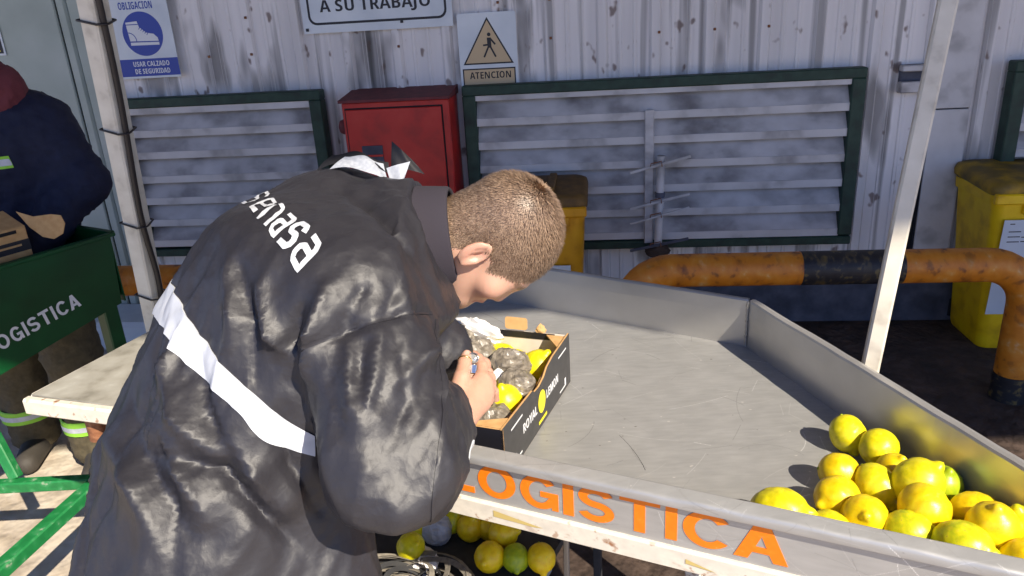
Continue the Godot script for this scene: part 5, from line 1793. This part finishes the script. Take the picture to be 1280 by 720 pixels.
func left_hand(p: Vector3) -> float:
	var W := Vector3(-0.112, 1.050, -1.165)
	var d := cone(p, ARL_W, W, 0.032, 0.026)
	if absf(d) > 0.13:
		return d - 0.05
	for i in 4:
		var k := Vector3(-0.075 + 0.004 * i, 1.022 - 0.012 * i, -1.215 + 0.014 * i)
		var a := k + Vector3(0.020, -0.024, -0.020)
		var b := a + Vector3(0.002, -0.022, -0.004)
		d = smin(d, cone(p, W, k, 0.020, 0.0115), 0.012)
		var f := smin(cone(p, k, a, 0.0098, 0.009), cone(p, a, b, 0.009, 0.0075), 0.003)
		d = smin(d, f, 0.004)
	var th := smin(cone(p, W, Vector3(-0.112, 1.000, -1.185), 0.015, 0.011), cone(p, Vector3(-0.112, 1.000, -1.185), Vector3(-0.090, 0.985, -1.205), 0.0105, 0.0085), 0.004)
	return smin(d, th, 0.006)

func legs_shape(p: Vector3) -> float:
	var d := cone(p, Vector3(-0.455, 0.86, -0.875), Vector3(-0.405, 0.48, -0.885), 0.095, 0.075)
	d = smin(d, cone(p, Vector3(-0.405, 0.48, -0.885), Vector3(-0.425, 0.10, -0.86), 0.075, 0.070), 0.03)
	d = smin(d, cone(p, Vector3(-0.535, 0.87, -1.00), Vector3(-0.55, 0.50, -1.05), 0.095, 0.075), 0.05)
	d = smin(d, cone(p, Vector3(-0.55, 0.50, -1.05), Vector3(-0.57, 0.10, -1.03), 0.075, 0.070), 0.03)
	return d

func inner_body(p: Vector3) -> float:
	var d := torso(p) + 0.030
	d = smin(d, cone(p, ARM_S, ARM_E, 0.055, 0.045), 0.04)
	d = smin(d, cone(p, ARM_E, ARM_W, 0.045, 0.034), 0.02)
	d = smin(d, cone(p, ARL_S, ARL_E, 0.055, 0.045), 0.04)
	d = smin(d, cone(p, ARL_E, ARL_W, 0.045, 0.034), 0.02)
	d = maxf(d, (p - HEM_P - Vector3(0.03, 0.02, 0)).dot(HEM_N))
	d = maxf(d, (p - HC).dot(HU) + 0.125)
	return smin(d, legs_shape(p) + 0.02, 0.05)

func joined(list: Array) -> ArrayMesh:
	# several meshes (same vertex layout) as one surface
	var v := PackedVector3Array()
	var n := PackedVector3Array()
	var c := PackedColorArray()
	var ix := PackedInt32Array()
	for m in list:
		var a: Array = m.surface_get_arrays(0)
		var k := v.size()
		v.append_array(a[Mesh.ARRAY_VERTEX])
		n.append_array(a[Mesh.ARRAY_NORMAL])
		c.append_array(a[Mesh.ARRAY_COLOR])
		for i in a[Mesh.ARRAY_INDEX]:
			ix.append(i + k)
	var o := []
	o.resize(Mesh.ARRAY_MAX)
	o[Mesh.ARRAY_VERTEX] = v
	o[Mesh.ARRAY_NORMAL] = n
	o[Mesh.ARRAY_COLOR] = c
	o[Mesh.ARRAY_INDEX] = ix
	var r := ArrayMesh.new()
	r.add_surface_from_arrays(Mesh.PRIMITIVE_TRIANGLES, o)
	return r

func hair_mesh(head: ArrayMesh) -> ArrayMesh:
	var a := head.surface_get_arrays(0)
	var v: PackedVector3Array = a[Mesh.ARRAY_VERTEX]
	var n: PackedVector3Array = a[Mesh.ARRAY_NORMAL]
	var ix: PackedInt32Array = a[Mesh.ARRAY_INDEX]
	var r := RandomNumberGenerator.new()
	r.seed = 5
	var m := MB.new()
	var whorl := HC + HU * 0.082 - HF * 0.052 + HR * 0.004
	var patch := noise(61, 70.0, 2)
	for i in range(0, ix.size(), 3):
		var p0 := v[ix[i]]
		var p1 := v[ix[i + 1]]
		var p2 := v[ix[i + 2]]
		var area := (p1 - p0).cross(p2 - p0).length() * 0.5
		var want := area * 420000.0
		var cnt := int(want) + (1 if r.randf() < want - int(want) else 0)
		for k in cnt:
			var s := sqrt(r.randf())
			var t := r.randf()
			var p := p0 * (1 - s) + p1 * (s * (1 - t)) + p2 * (s * t)
			var hw := hairy(p)
			if r.randf() > hw:
				continue
			var nn := n[ix[i]]
			var o := p - HC
			var u := o.dot(HU)
			var comb := (p - whorl)
			comb = (comb - nn * comb.dot(nn)).normalized()
			var top := smoothstep(-0.01, 0.075, u)
			var dir := (nn * (0.62 + 0.25 * top) + comb * 0.8 + Vector3(r.randfn(), r.randfn(), r.randfn()) * 0.16).normalized()
			var ln := lerpf(0.0032, 0.0085, top) * r.randf_range(0.7, 1.25)
			var w := 0.00075 * r.randf_range(0.7, 1.3)
			var side := dir.cross(nn + Vector3(0.01, 0.02, 0.03)).normalized()
			var tone := clampf(0.5 + 0.35 * patch.get_noise_3dv(p) + r.randfn(0, 0.22), 0, 1)
			m.tint = Color(0.17, 0.105, 0.067).lerp(Color(0.47, 0.325, 0.225), tone)
			var tip := p + dir * ln + comb * ln * 0.25
			var mid := p + dir * ln * 0.55
			var kx := m.v.size()
			for q in [p - side * w, p + side * w, mid + side * w * 0.8, mid - side * w * 0.8, tip]:
				m.v.append(q)
				m.n.append((nn + dir * 0.3).normalized())
				m.c.append(m.tint)
			m.ix.append_array([kx, kx + 2, kx + 1, kx, kx + 3, kx + 2, kx + 3, kx + 4, kx + 2])
	return m.done()

func ring_collar(c: Vector3, axis: Vector3, f: Vector3, prof: Array, gap := 0.0) -> ArrayMesh:
	# cloth ring about an axis; prof rows are [along axis, radius along f, radius across]
	var s := axis.cross(f).normalized()
	var g := []
	for q in prof:
		var row := []
		for j in 49:
			var th := gap + (TAU - 2.0 * gap) * j / 48.0
			row.append(c + axis * q[0] + f * cos(th) * q[1] + s * sin(th) * q[2])
		g.append(row)
	var m := MB.new()
	m.grid(g)
	return m.done()

const GLYPH := {
	"s": [[Vector2(0.93, 0.72), Vector2(0.84, 0.90), Vector2(0.24, 0.90), Vector2(0.10, 0.76), Vector2(0.10, 0.62), Vector2(0.26, 0.50), Vector2(0.76, 0.50), Vector2(0.90, 0.38), Vector2(0.90, 0.22), Vector2(0.76, 0.10), Vector2(0.10, 0.10)]],
	"e": [[Vector2(0.90, 0.10), Vector2(0.24, 0.10), Vector2(0.10, 0.24), Vector2(0.10, 0.76), Vector2(0.24, 0.90), Vector2(0.76, 0.90), Vector2(0.90, 0.76), Vector2(0.90, 0.48), Vector2(0.12, 0.46)]],
	"n": [[Vector2(0.10, 0.0), Vector2(0.10, 0.90), Vector2(0.72, 0.90), Vector2(0.90, 0.72), Vector2(0.90, 0.0)]],
	"a": [[Vector2(0.12, 0.90), Vector2(0.72, 0.90), Vector2(0.90, 0.74), Vector2(0.90, 0.06), Vector2(0.26, 0.08), Vector2(0.10, 0.22), Vector2(0.10, 0.42), Vector2(0.26, 0.54), Vector2(0.88, 0.54)]],
}

func glyph_patch(lines: Array, b0: Vector3, b1: Vector3, t0: Vector3, t1: Vector3) -> ArrayMesh:
	var m := MB.new()
	var wid := ((b1 - b0).length() + (t1 - t0).length()) * 0.5
	var hgt := ((t0 - b0).length() + (t1 - b1).length()) * 0.5
	for pl in lines:
		var g := []
		var P := []
		for i in pl.size() - 1:
			var n := 4
			for k in n:
				P.append(pl[i].lerp(pl[i + 1], float(k) / n))
		P.append(pl[-1])
		for i in P.size():
			var d: Vector2 = P[mini(i + 1, P.size() - 1)] - P[maxi(i - 1, 0)]
			d = Vector2(d.x * wid, d.y * hgt).normalized()
			var s := Vector2(-d.y, d.x)
			var row := []
			for j in 4:
				var o := s * (j / 3.0 - 0.5) * 0.0092
				var q: Vector2 = P[i] * Vector2(0.78, 1.0) + Vector2(0.10, 0) + Vector2(o.x / wid, o.y / hgt)
				var w := b0.lerp(b1, q.x).lerp(t0.lerp(t1, q.x), q.y)
				var f := to_jacket(w, 0.0016)
				row.append(f[0])
			g.append(row)
		m.grid(g)
	return m.done()

func build_man() -> void:
	torso_tables()
	make_folds()
	var base := Vector3(-0.48, 0, -0.95)
	var t := thing("person", "person in black jacket with white reflective band bending over the fruit box", "person", base)
	var head := net_mesh(nets(head_shape, HC - Vector3(0.21, 0.15, 0.14), HC + Vector3(0.13, 0.15, 0.14), 0.0038), skin_colour)
	var rh := net_mesh(nets(right_hand, Vector3(-0.16, 1.00, -1.12), Vector3(-0.02, 1.13, -0.88), 0.0033), hand_colour)
	var lh := net_mesh(nets(left_hand, Vector3(-0.18, 0.94, -1.27), Vector3(-0.02, 1.12, -1.08), 0.005), hand_colour)
	var trunk := net_mesh(nets(inner_body, Vector3(-0.82, 0.02, -1.45), Vector3(0.02, 1.42, -0.55), 0.022), hand_colour)
	wobj("body", joined([head, rh, lh, trunk]), M.skin, t)
	wobj("hair", hair_mesh(head), M.hair, t)
	# jacket
	var jk := wobj("jacket", net_mesh(nets(jacket, Vector3(-0.76, 0.62, -1.46), Vector3(0.02, 1.44, -0.60), 0.0062), null, jacket_relief), M.nylon, t)
	# reflective band round the lower back
	var top := [Vector3(-0.480, 1.240, -1.055), Vector3(-0.448, 1.250, -0.961), Vector3(-0.405, 1.225, -0.899), Vector3(-0.362, 1.192, -0.860), Vector3(-0.327, 1.163, -0.843), Vector3(-0.296, 1.130, -0.838), Vector3(-0.265, 1.099, -0.847)]
	var bot := [Vector3(-0.500, 1.200, -1.03), Vector3(-0.466, 1.216, -0.942), Vector3(-0.421, 1.194, -0.883), Vector3(-0.383, 1.173, -0.852), Vector3(-0.347, 1.147, -0.834), Vector3(-0.318, 1.109, -0.825), Vector3(-0.267, 1.073, -0.842)]
	var rows := []
	for i in 61:
		var a := spline(top, i / 60.0)
		var b := spline(bot, i / 60.0)
		var row := []
		for j in 9:
			row.append(a.lerp(b, j / 8.0 * 1.06 - 0.03))
		rows.append(row)
	wobj("reflective_band", laid_patch(rows, 0.0022), M.reflective, jk)
	# lettering across the shoulders
	var bl := [Vector3(-0.395, 1.342, -1.121), Vector3(-0.352, 1.353, -1.017), Vector3(-0.332, 1.349, -0.983), Vector3(-0.315, 1.343, -0.961), Vector3(-0.300, 1.336, -0.943), Vector3(-0.277, 1.322, -0.915), Vector3(-0.258, 1.305, -0.891)]
	var tl := [Vector3(-0.402, 1.340, -1.235), Vector3(-0.366, 1.346, -1.155), Vector3(-0.329, 1.353, -1.070), Vector3(-0.300, 1.353, -1.017), Vector3(-0.278, 1.347, -0.980), Vector3(-0.254, 1.340, -0.948), Vector3(-0.235, 1.324, -0.911)]
	for k in 6:
		# keep the letter height even across the word
		var bb := []
		var tt := []
		for e in [k, k + 1]:
			var mid: Vector3 = (bl[e] + tl[e]) * 0.5
			var h: Vector3 = (tl[maxi(e, 3)] - bl[maxi(e, 3)]).normalized() * lerpf(0.080, 0.047, sqrt(e / 6.0))
			bb.append(mid - h * 0.5)
			tt.append(mid + h * 0.5)
		wobj("lettering", glyph_patch(GLYPH["senasa"[k]], bb[0], bb[1], tt[0], tt[1]), M.reflective, jk)
	for sm in [[Vector3(-0.246, 1.222, -0.842), Vector3(-0.196, 1.247, -0.843), Vector3(-0.141, 1.250, -0.870), Vector3(-0.100, 1.219, -0.954)], [Vector3(-0.100, 1.205, -0.957), Vector3(-0.097, 1.170, -0.854), Vector3(-0.099, 1.097, -0.736), Vector3(-0.112, 1.045, -0.735)]]:
		rows = []
		for i in 49:
			var p := spline(sm, i / 48.0)
			var d: Vector3 = (spline(sm, minf(i / 48.0 + 0.02, 1.0)) - spline(sm, maxf(i / 48.0 - 0.02, 0.0))).normalized()
			var w: Vector3 = d.cross(to_jacket(p)[1]).normalized() * 0.0022
			rows.append([p - w, p, p + w])
		wobj("seam", laid_patch(rows, 0.0012), M.nylon, jk)
	# white band just inside the right cuff
	rows = []
	var ax := (ARM_W - ARM_E).normalized()
	var s0 := ax.cross(Vector3.UP).normalized()
	var s1 := s0.cross(ax)
	for i in 33:
		var th := -PI / 2 + deg_to_rad(75.0) * (i / 16.0 - 1.0)
		var row := []
		for j in 4:
			row.append(ARM_W - ax * (0.004 + 0.014 * j) + (s0 * cos(th) + s1 * sin(th)) * 0.07)
		rows.append(row)
	wobj("cuff_band", laid_patch(rows, 0.002), M.reflective, jk)
	# knit collar and the folded hood pieces on the far shoulder
	wobj("knit_collar", ring_collar(HC - HU * 0.083 - HF * 0.030, (HU + HF * 0.23).normalized(), (HF - HU * 0.23).normalized(), [[-0.040, 0.090, 0.082], [-0.01, 0.086, 0.078], [0.010, 0.083, 0.075], [0.014, 0.080, 0.072], [0.010, 0.071, 0.066], [-0.03, 0.07, 0.066]]), M.knit, t)
	wobj("collar_edge", ring_collar(HC - HU * 0.126 - HF * 0.032, (HU + HF * 0.20).normalized(), (HF - HU * 0.20).normalized(), [[-0.035, 0.103, 0.096], [-0.01, 0.097, 0.089], [0.012, 0.093, 0.085], [0.016, 0.090, 0.082], [0.012, 0.087, 0.079], [-0.02, 0.088, 0.08]]), M.nylon, jk)
	var flap := func(a: Vector3, b: Vector3, c: Vector3, d: Vector3, puff: Vector3, nu: int, nv: int) -> ArrayMesh:
		var g := []
		for i in nu + 1:
			var row := []
			for j in nv + 1:
				var u := float(i) / nu
				var w := float(j) / nv
				var p := a.lerp(b, u).lerp(d.lerp(c, u), w)
				row.append(p + puff * sin(PI * u) * (1.0 - w * 0.6) + puff * 0.15 * sin(u * 9.0 + w * 4.0))
			g.append(row)
		var m := MB.new()
		m.grid(g)
		return m.done()
	# black outer flap, white lining, painted shade below it, then the pointed pieces
	wobj("hood_flap", flap.call(Vector3(-0.312, 1.362, -1.238), Vector3(-0.186, 1.350, -1.225), Vector3(-0.194, 1.366, -1.262), Vector3(-0.286, 1.386, -1.270), Vector3(0.004, 0.020, 0.0), 18, 6), M.black_cloth_and_shade, jk)
	wobj("hood_lining", flap.call(Vector3(-0.284, 1.369, -1.222), Vector3(-0.183, 1.342, -1.190), Vector3(-0.200, 1.368, -1.244), Vector3(-0.262, 1.384, -1.252), Vector3(0.008, 0.012, 0.0), 18, 6), M.lining, jk)
	wobj("hood_shade_patch", flap.call(Vector3(-0.285, 1.353, -1.212), Vector3(-0.178, 1.323, -1.180), Vector3(-0.184, 1.334, -1.195), Vector3(-0.280, 1.359, -1.222), Vector3(0.006, 0.010, 0.0), 14, 3), M.black_cloth_and_shade, jk)  # dark patch painted where only shade lies under the lining
	wobj("collar_point", flap.call(Vector3(-0.178, 1.326, -1.186), Vector3(-0.166, 1.343, -1.205), Vector3(-0.155, 1.370, -1.243), Vector3(-0.194, 1.363, -1.235), Vector3(0.002, 0.003, 0.009), 10, 8), M.lining, jk)
	wobj("collar_point", flap.call(Vector3(-0.190, 1.360, -1.262), Vector3(-0.134, 1.345, -1.252), Vector3(-0.150, 1.366, -1.258), Vector3(-0.186, 1.401, -1.272), Vector3(0.0, 0.004, 0.010), 10, 8), M.black_cloth_and_shade, jk)  # pointed piece blackened in colour to look backlit
	# trousers and shoes
	wobj("trousers", net_mesh(nets(legs_shape, Vector3(-0.74, 0.03, -1.22), Vector3(-0.26, 1.06, -0.70), 0.015), null, func(p): return 0.006 * crinkle2.get_noise_3d(p.x * 12, p.y * 20, p.z * 12)), M.jeans, t)
	for q in [[Vector3(-0.415, 0, -0.86), 0.9], [Vector3(-0.562, 0, -1.03), 0.75]]:
		var fwd := Vector3(0.67, 0, -0.74)
		var shoe := func(p: Vector3) -> float:
			var d := cone(p, q[0] + Vector3(0, 0.045, 0) - fwd * 0.04, q[0] + Vector3(0, 0.038, 0) + fwd * 0.16, 0.046, 0.036)
			d = smin(d, cone(p, q[0] + Vector3(0, 0.05, 0), q[0] + Vector3(0, 0.12, 0), 0.042, 0.040), 0.03)
			return maxf(d, 0.004 - p.y)
		wobj("shoe", net_mesh(nets(shoe, q[0] + Vector3(-0.2, -0.02, -0.26), q[0] + Vector3(0.22, 0.18, 0.16), 0.012)), M.boot, t)
	# ring and magnifier
	var rg := MB.new()
	var loop := []
	var thb := Vector3(-0.0785, 1.0975, -1.043)
	var td := Vector3(0.13, 0.33, -0.93).normalized()
	for k in 17:
		var th := TAU * k / 16.0
		var a := td.cross(Vector3.UP).normalized()
		loop.append(thb + (a * cos(th) + td.cross(a) * sin(th)) * 0.0103)
	rg.tube(loop, 0.0013, 6, false)
	var ringo := thing("gold_ring", "thin gold ring on the bent man's thumb", "ring", thb)
	wobj("ring_band", rg.done(), M.brass, ringo)
	var lc := Vector3(-0.0655, 1.0985, -1.048)
	var lp := thing("magnifier", "small round magnifier held between the bent man's thumb and finger", "magnifier", lc)
	var lb := Basis(Vector3(0.95, 0, 0.3).normalized(), Vector3(-0.05, 0.55, 0.83).normalized(), Vector3.ZERO)
	lb.z = lb.x.cross(lb.y).normalized()
	lb.x = lb.y.cross(lb.z)
	var ly := MB.new()
	ly.lathe(Transform3D(lb, Vector3.ZERO), [[0.0072, -0.005], [0.0086, -0.005], [0.0088, 0.004], [0.0082, 0.0052], [0.0072, 0.0045], [0.0072, -0.005]], 22)
	obj("lens_rim", ly.done(), M.chrome, lp)
	ly = MB.new()
	ly.lathe(Transform3D(lb, Vector3.ZERO), [[0.0074, 0.0], [0.006, 0.0018], [0.003, 0.0028], [0.0, 0.0031]], 20)
	obj("lens", ly.done(), M.glass, lp)
	ly = MB.new()
	ly.beam(Vector3(0.000, -0.008, 0.004), Vector3(-0.002, -0.020, 0.012), Vector3(1, 0, 0), 0.010, 0.005, 0.002)
	obj("lens_holder", ly.done(), M.chrome, lp)

# ---------------------------------------------------------------- second worker at the trough
func build_worker() -> void:
	var S := Vector3(-1.72, 1.36, -2.62)
	var coat := func(p: Vector3) -> float:
		var d := cone(p, Vector3(-1.70, 1.26, -2.60), Vector3(-1.74, 0.98, -2.64), 0.185, 0.175)
		d = smin(d, cone(p, Vector3(-1.74, 0.98, -2.64), Vector3(-1.77, 0.78, -2.68), 0.175, 0.18), 0.05)
		d = smin(d, cone(p, Vector3(-1.555, 1.318, -2.63), Vector3(-1.458, 1.12, -2.60), 0.090, 0.080), 0.09)
		d = smin(d, cone(p, Vector3(-1.462, 1.12, -2.60), Vector3(-1.56, 0.935, -2.40), 0.078, 0.055), 0.04)
		d = smin(d, cone(p, Vector3(-1.86, 1.35, -2.50), Vector3(-1.95, 1.10, -2.42), 0.098, 0.082), 0.07)
		d = smin(d, cone(p, Vector3(-1.95, 1.10, -2.42), Vector3(-1.82, 0.96, -2.26), 0.078, 0.055), 0.04)
		return d
	var legs := func(p: Vector3) -> float:
		var d := cone(p, Vector3(-1.68, 0.86, -2.62), Vector3(-1.66, 0.48, -2.60), 0.115, 0.092)
		d = smin(d, cone(p, Vector3(-1.66, 0.48, -2.60), Vector3(-1.66, 0.09, -2.60), 0.092, 0.085), 0.03)
		d = smin(d, cone(p, Vector3(-1.86, 0.86, -2.70), Vector3(-1.94, 0.48, -2.70), 0.115, 0.095), 0.04)
		d = smin(d, cone(p, Vector3(-1.94, 0.48, -2.70), Vector3(-1.97, 0.09, -2.72), 0.095, 0.085), 0.03)
		return d
	var folds2 := func(p: Vector3) -> float:
		return 0.010 * crinkle.get_noise_3d(p.x * 9, p.y * 11, p.z * 9) + 0.004 * crinkle2.get_noise_3d(p.x * 25, p.y * 25, p.z * 25)
	var t := thing("person", "person in navy work jacket leaning over the green trough on the left", "person", Vector3(-1.80, 0, -2.66))
	var hc := Vector3(-1.745, 1.58, -2.47)
	var skull := func(p: Vector3) -> float:
		var d := egg(p, hc, Vector3(0.08, 0.11, 0.095))
		d = smin(d, egg(p, hc + Vector3(0.03, -0.05, 0.05), Vector3(0.055, 0.07, 0.055)), 0.03)
		d = smin(d, cone(p, hc + Vector3(0.06, -0.01, 0.085), hc + Vector3(0.07, -0.035, 0.105), 0.010, 0.013), 0.01)
		for e in [-1, 1]:
			d = smin(d, egg(p, hc + Vector3(0.068 * e, -0.01, -0.045 * e), Vector3(0.02, 0.03, 0.02)), 0.008)
		d = smin(d, cone(p, hc + Vector3(0, -0.06, -0.01), S, 0.058, 0.065), 0.03)
		return d
	var plain := func(_p: Vector3, _n: Vector3) -> Color:
		return Color(0.42, 0.24, 0.17)
	var hand := func(p: Vector3) -> float:
		var d := 1e3
		for side in 2:
			var W: Vector3 = [Vector3(-1.565, 0.925, -2.385), Vector3(-1.815, 0.955, -2.25)][side]
			d = minf(d, cone(p, W, W + Vector3(0.0, -0.05, 0.06), 0.030, 0.034))
			for i in 4:
				var k := W + Vector3(-0.03 + 0.02 * i, -0.07, 0.075)
				d = smin(d, smin(cone(p, k, k + Vector3(0, -0.035, 0.015), 0.0115, 0.010), cone(p, k + Vector3(0, -0.035, 0.015), k + Vector3(0, -0.06, 0.0), 0.010, 0.008), 0.004), 0.008)
			d = smin(d, cone(p, W + Vector3(-0.03, -0.03, 0.03), W + Vector3(-0.055, -0.07, 0.06), 0.014, 0.010), 0.008)
		return d
	var core := func(p: Vector3) -> float:
		return minf(coat.call(p), legs.call(p)) + 0.02
	wobj("body", joined([net_mesh(nets(skull, hc - Vector3(0.16, 0.30, 0.24), hc + Vector3(0.16, 0.16, 0.18), 0.010), plain), net_mesh(nets(hand, Vector3(-1.95, 0.78, -2.46), Vector3(-1.45, 1.02, -2.1), 0.008), plain), net_mesh(nets(core, Vector3(-2.25, 0.03, -3.0), Vector3(-1.3, 1.56, -2.1), 0.03), plain)]), M.skin, t)
	var jk := wobj("jacket", net_mesh(nets(coat, Vector3(-2.2, 0.5, -3.0), Vector3(-1.25, 1.56, -2.1), 0.016), null, folds2), M.navy, t)
	var hood := func(p: Vector3) -> float:
		var d := egg(p, hc + Vector3(-0.01, 0.0, -0.02), Vector3(0.105, 0.145, 0.125))
		d = smin(d, cone(p, hc + Vector3(-0.02, -0.11, -0.03), Vector3(-1.66, 1.43, -2.56), 0.085, 0.105), 0.05)
		return maxf(d, -egg(p, hc + Vector3(0.05, -0.02, 0.09), Vector3(0.085, 0.12, 0.10)))
	wobj("hood", net_mesh(nets(hood, hc - Vector3(0.24, 0.34, 0.26), hc + Vector3(0.22, 0.18, 0.20), 0.010), null, folds2), M.maroon, t)
	# chest strip
	var strip := func(y: float, h: float, mm: Material, lift: float) -> void:
		var g := []
		for i in 31:
			var x := lerpf(-1.93, -1.585, i / 30.0)
			var row := []
			for j in 3:
				var p := Vector3(x, y + 0.004 * (x + 1.6) - h * (j - 1) * 0.5, -2.2)
				for k in 50:
					var d: float = coat.call(p)
					if d < 0.001:
						break
					p.z -= maxf(d * 0.8, 0.0008)
				row.append(p + Vector3(0.2, 0, 0.98) * (folds2.call(p) + lift))
			g.append(row)
		var m := MB.new()
		m.grid(g)
		wobj("reflective_strip", m.done(), mm, jk)
	strip.call(1.222, 0.040, M.lime, 0.004)
	strip.call(1.222, 0.022, M.reflective, 0.0065)
	var tr := wobj("trousers", net_mesh(nets(legs, Vector3(-2.15, 0.03, -2.95), Vector3(-1.4, 1.02, -2.4), 0.016), null, folds2), M.khaki, t)
	for q in [[Vector3(-1.66, 0.20, -2.60), 0.092], [Vector3(-1.965, 0.20, -2.715), 0.093]]:
		var m := MB.new()
		m.lathe(at(q[0]), [[q[1], -0.028], [q[1] + 0.006, -0.026], [q[1] + 0.007, 0.026], [q[1], 0.028]], 26)
		wobj("ankle_band", m.done(), M.lime, tr)
		m = MB.new()
		m.lathe(at(q[0]), [[q[1] + 0.0075, -0.010], [q[1] + 0.0085, 0.0], [q[1] + 0.0075, 0.010]], 26)
		wobj("ankle_band", m.done(), M.reflective, tr)
	for q in [Vector3(-1.65, 0, -2.58), Vector3(-1.97, 0, -2.70)]:
		var shoe := func(p: Vector3) -> float:
			var d := cone(p, q + Vector3(0, 0.055, -0.05), q + Vector3(0.05, 0.045, 0.15), 0.055, 0.044)
			d = smin(d, cone(p, q + Vector3(0, 0.06, 0), q + Vector3(0, 0.15, -0.01), 0.052, 0.055), 0.03)
			return maxf(d, 0.004 - p.y)
		wobj("boot", net_mesh(nets(shoe, q + Vector3(-0.12, -0.02, -0.16), q + Vector3(0.16, 0.24, 0.24), 0.012)), M.boot, t)
	# cardboard box he is holding
	var c := thing("cardboard_box", "tan cardboard box with dark printed band standing in the green trough", "box", Vector3(-1.632, 0.70, -2.169))
	c.rotation.y = 1.024
	obj("box_shell", box_mesh(Vector3(0.30, 0.36, 0.22), 0.003), M.card, c, at(Vector3(0, 0.18, 0)))
	obj("printed_band", box_mesh(Vector3(0.3006, 0.034, 0.2206), 0.0), M.black_ink, c, at(Vector3(0, 0.305, 0)))
	obj("printed_mark", box_mesh(Vector3(0.07, 0.006, 0.001), 0.0), M.card, c, at(Vector3(0.09, 0.308, 0.1108)))
	obj("hand_slot", box_mesh(Vector3(0.14, 0.010, 0.002), 0.0), M.dark, c, at(Vector3(0.05, 0.350, 0.1102)))
	obj("top_flap", box_mesh(Vector3(0.30, 0.004, 0.11), 0.001), M.card, c, at(Vector3(0.0, 0.378, 0.055), Basis(Vector3(1, 0, 0), 0.35)))
	var f := MB.new()
	f.slab(Transform3D(Basis(Vector3(0, 1, 0), -0.85) * Basis(Vector3(1, 0, 0), -0.25), Vector3(0.195, 0.352, 0.135)), PackedVector2Array([Vector2(-0.075, 0.050), Vector2(-0.030, 0.030), Vector2(0.02, 0.032), Vector2(0.048, 0.026), Vector2(0.056, 0.0), Vector2(0.046, -0.030), Vector2(0.018, -0.044), Vector2(-0.012, -0.034), Vector2(-0.045, 0.000)]), -0.002, 0.002)
	obj("rounded_flap", f.done(), M.card, c)

func _ready() -> void:
	rng.seed = 4
	camera_and_light()
	make_materials()
	ground_and_roof()
	build_wall()
	build_louvres()
	build_signs()
	build_cabinet()
	build_bins()
	build_rails()
	build_tray()
	build_left_table()
	build_poles()
	build_trough()
	build_man()
	build_worker()
	for k in 3:
		lemon_shapes.append(lemon_mesh(k))
	build_box()
	build_lemons()
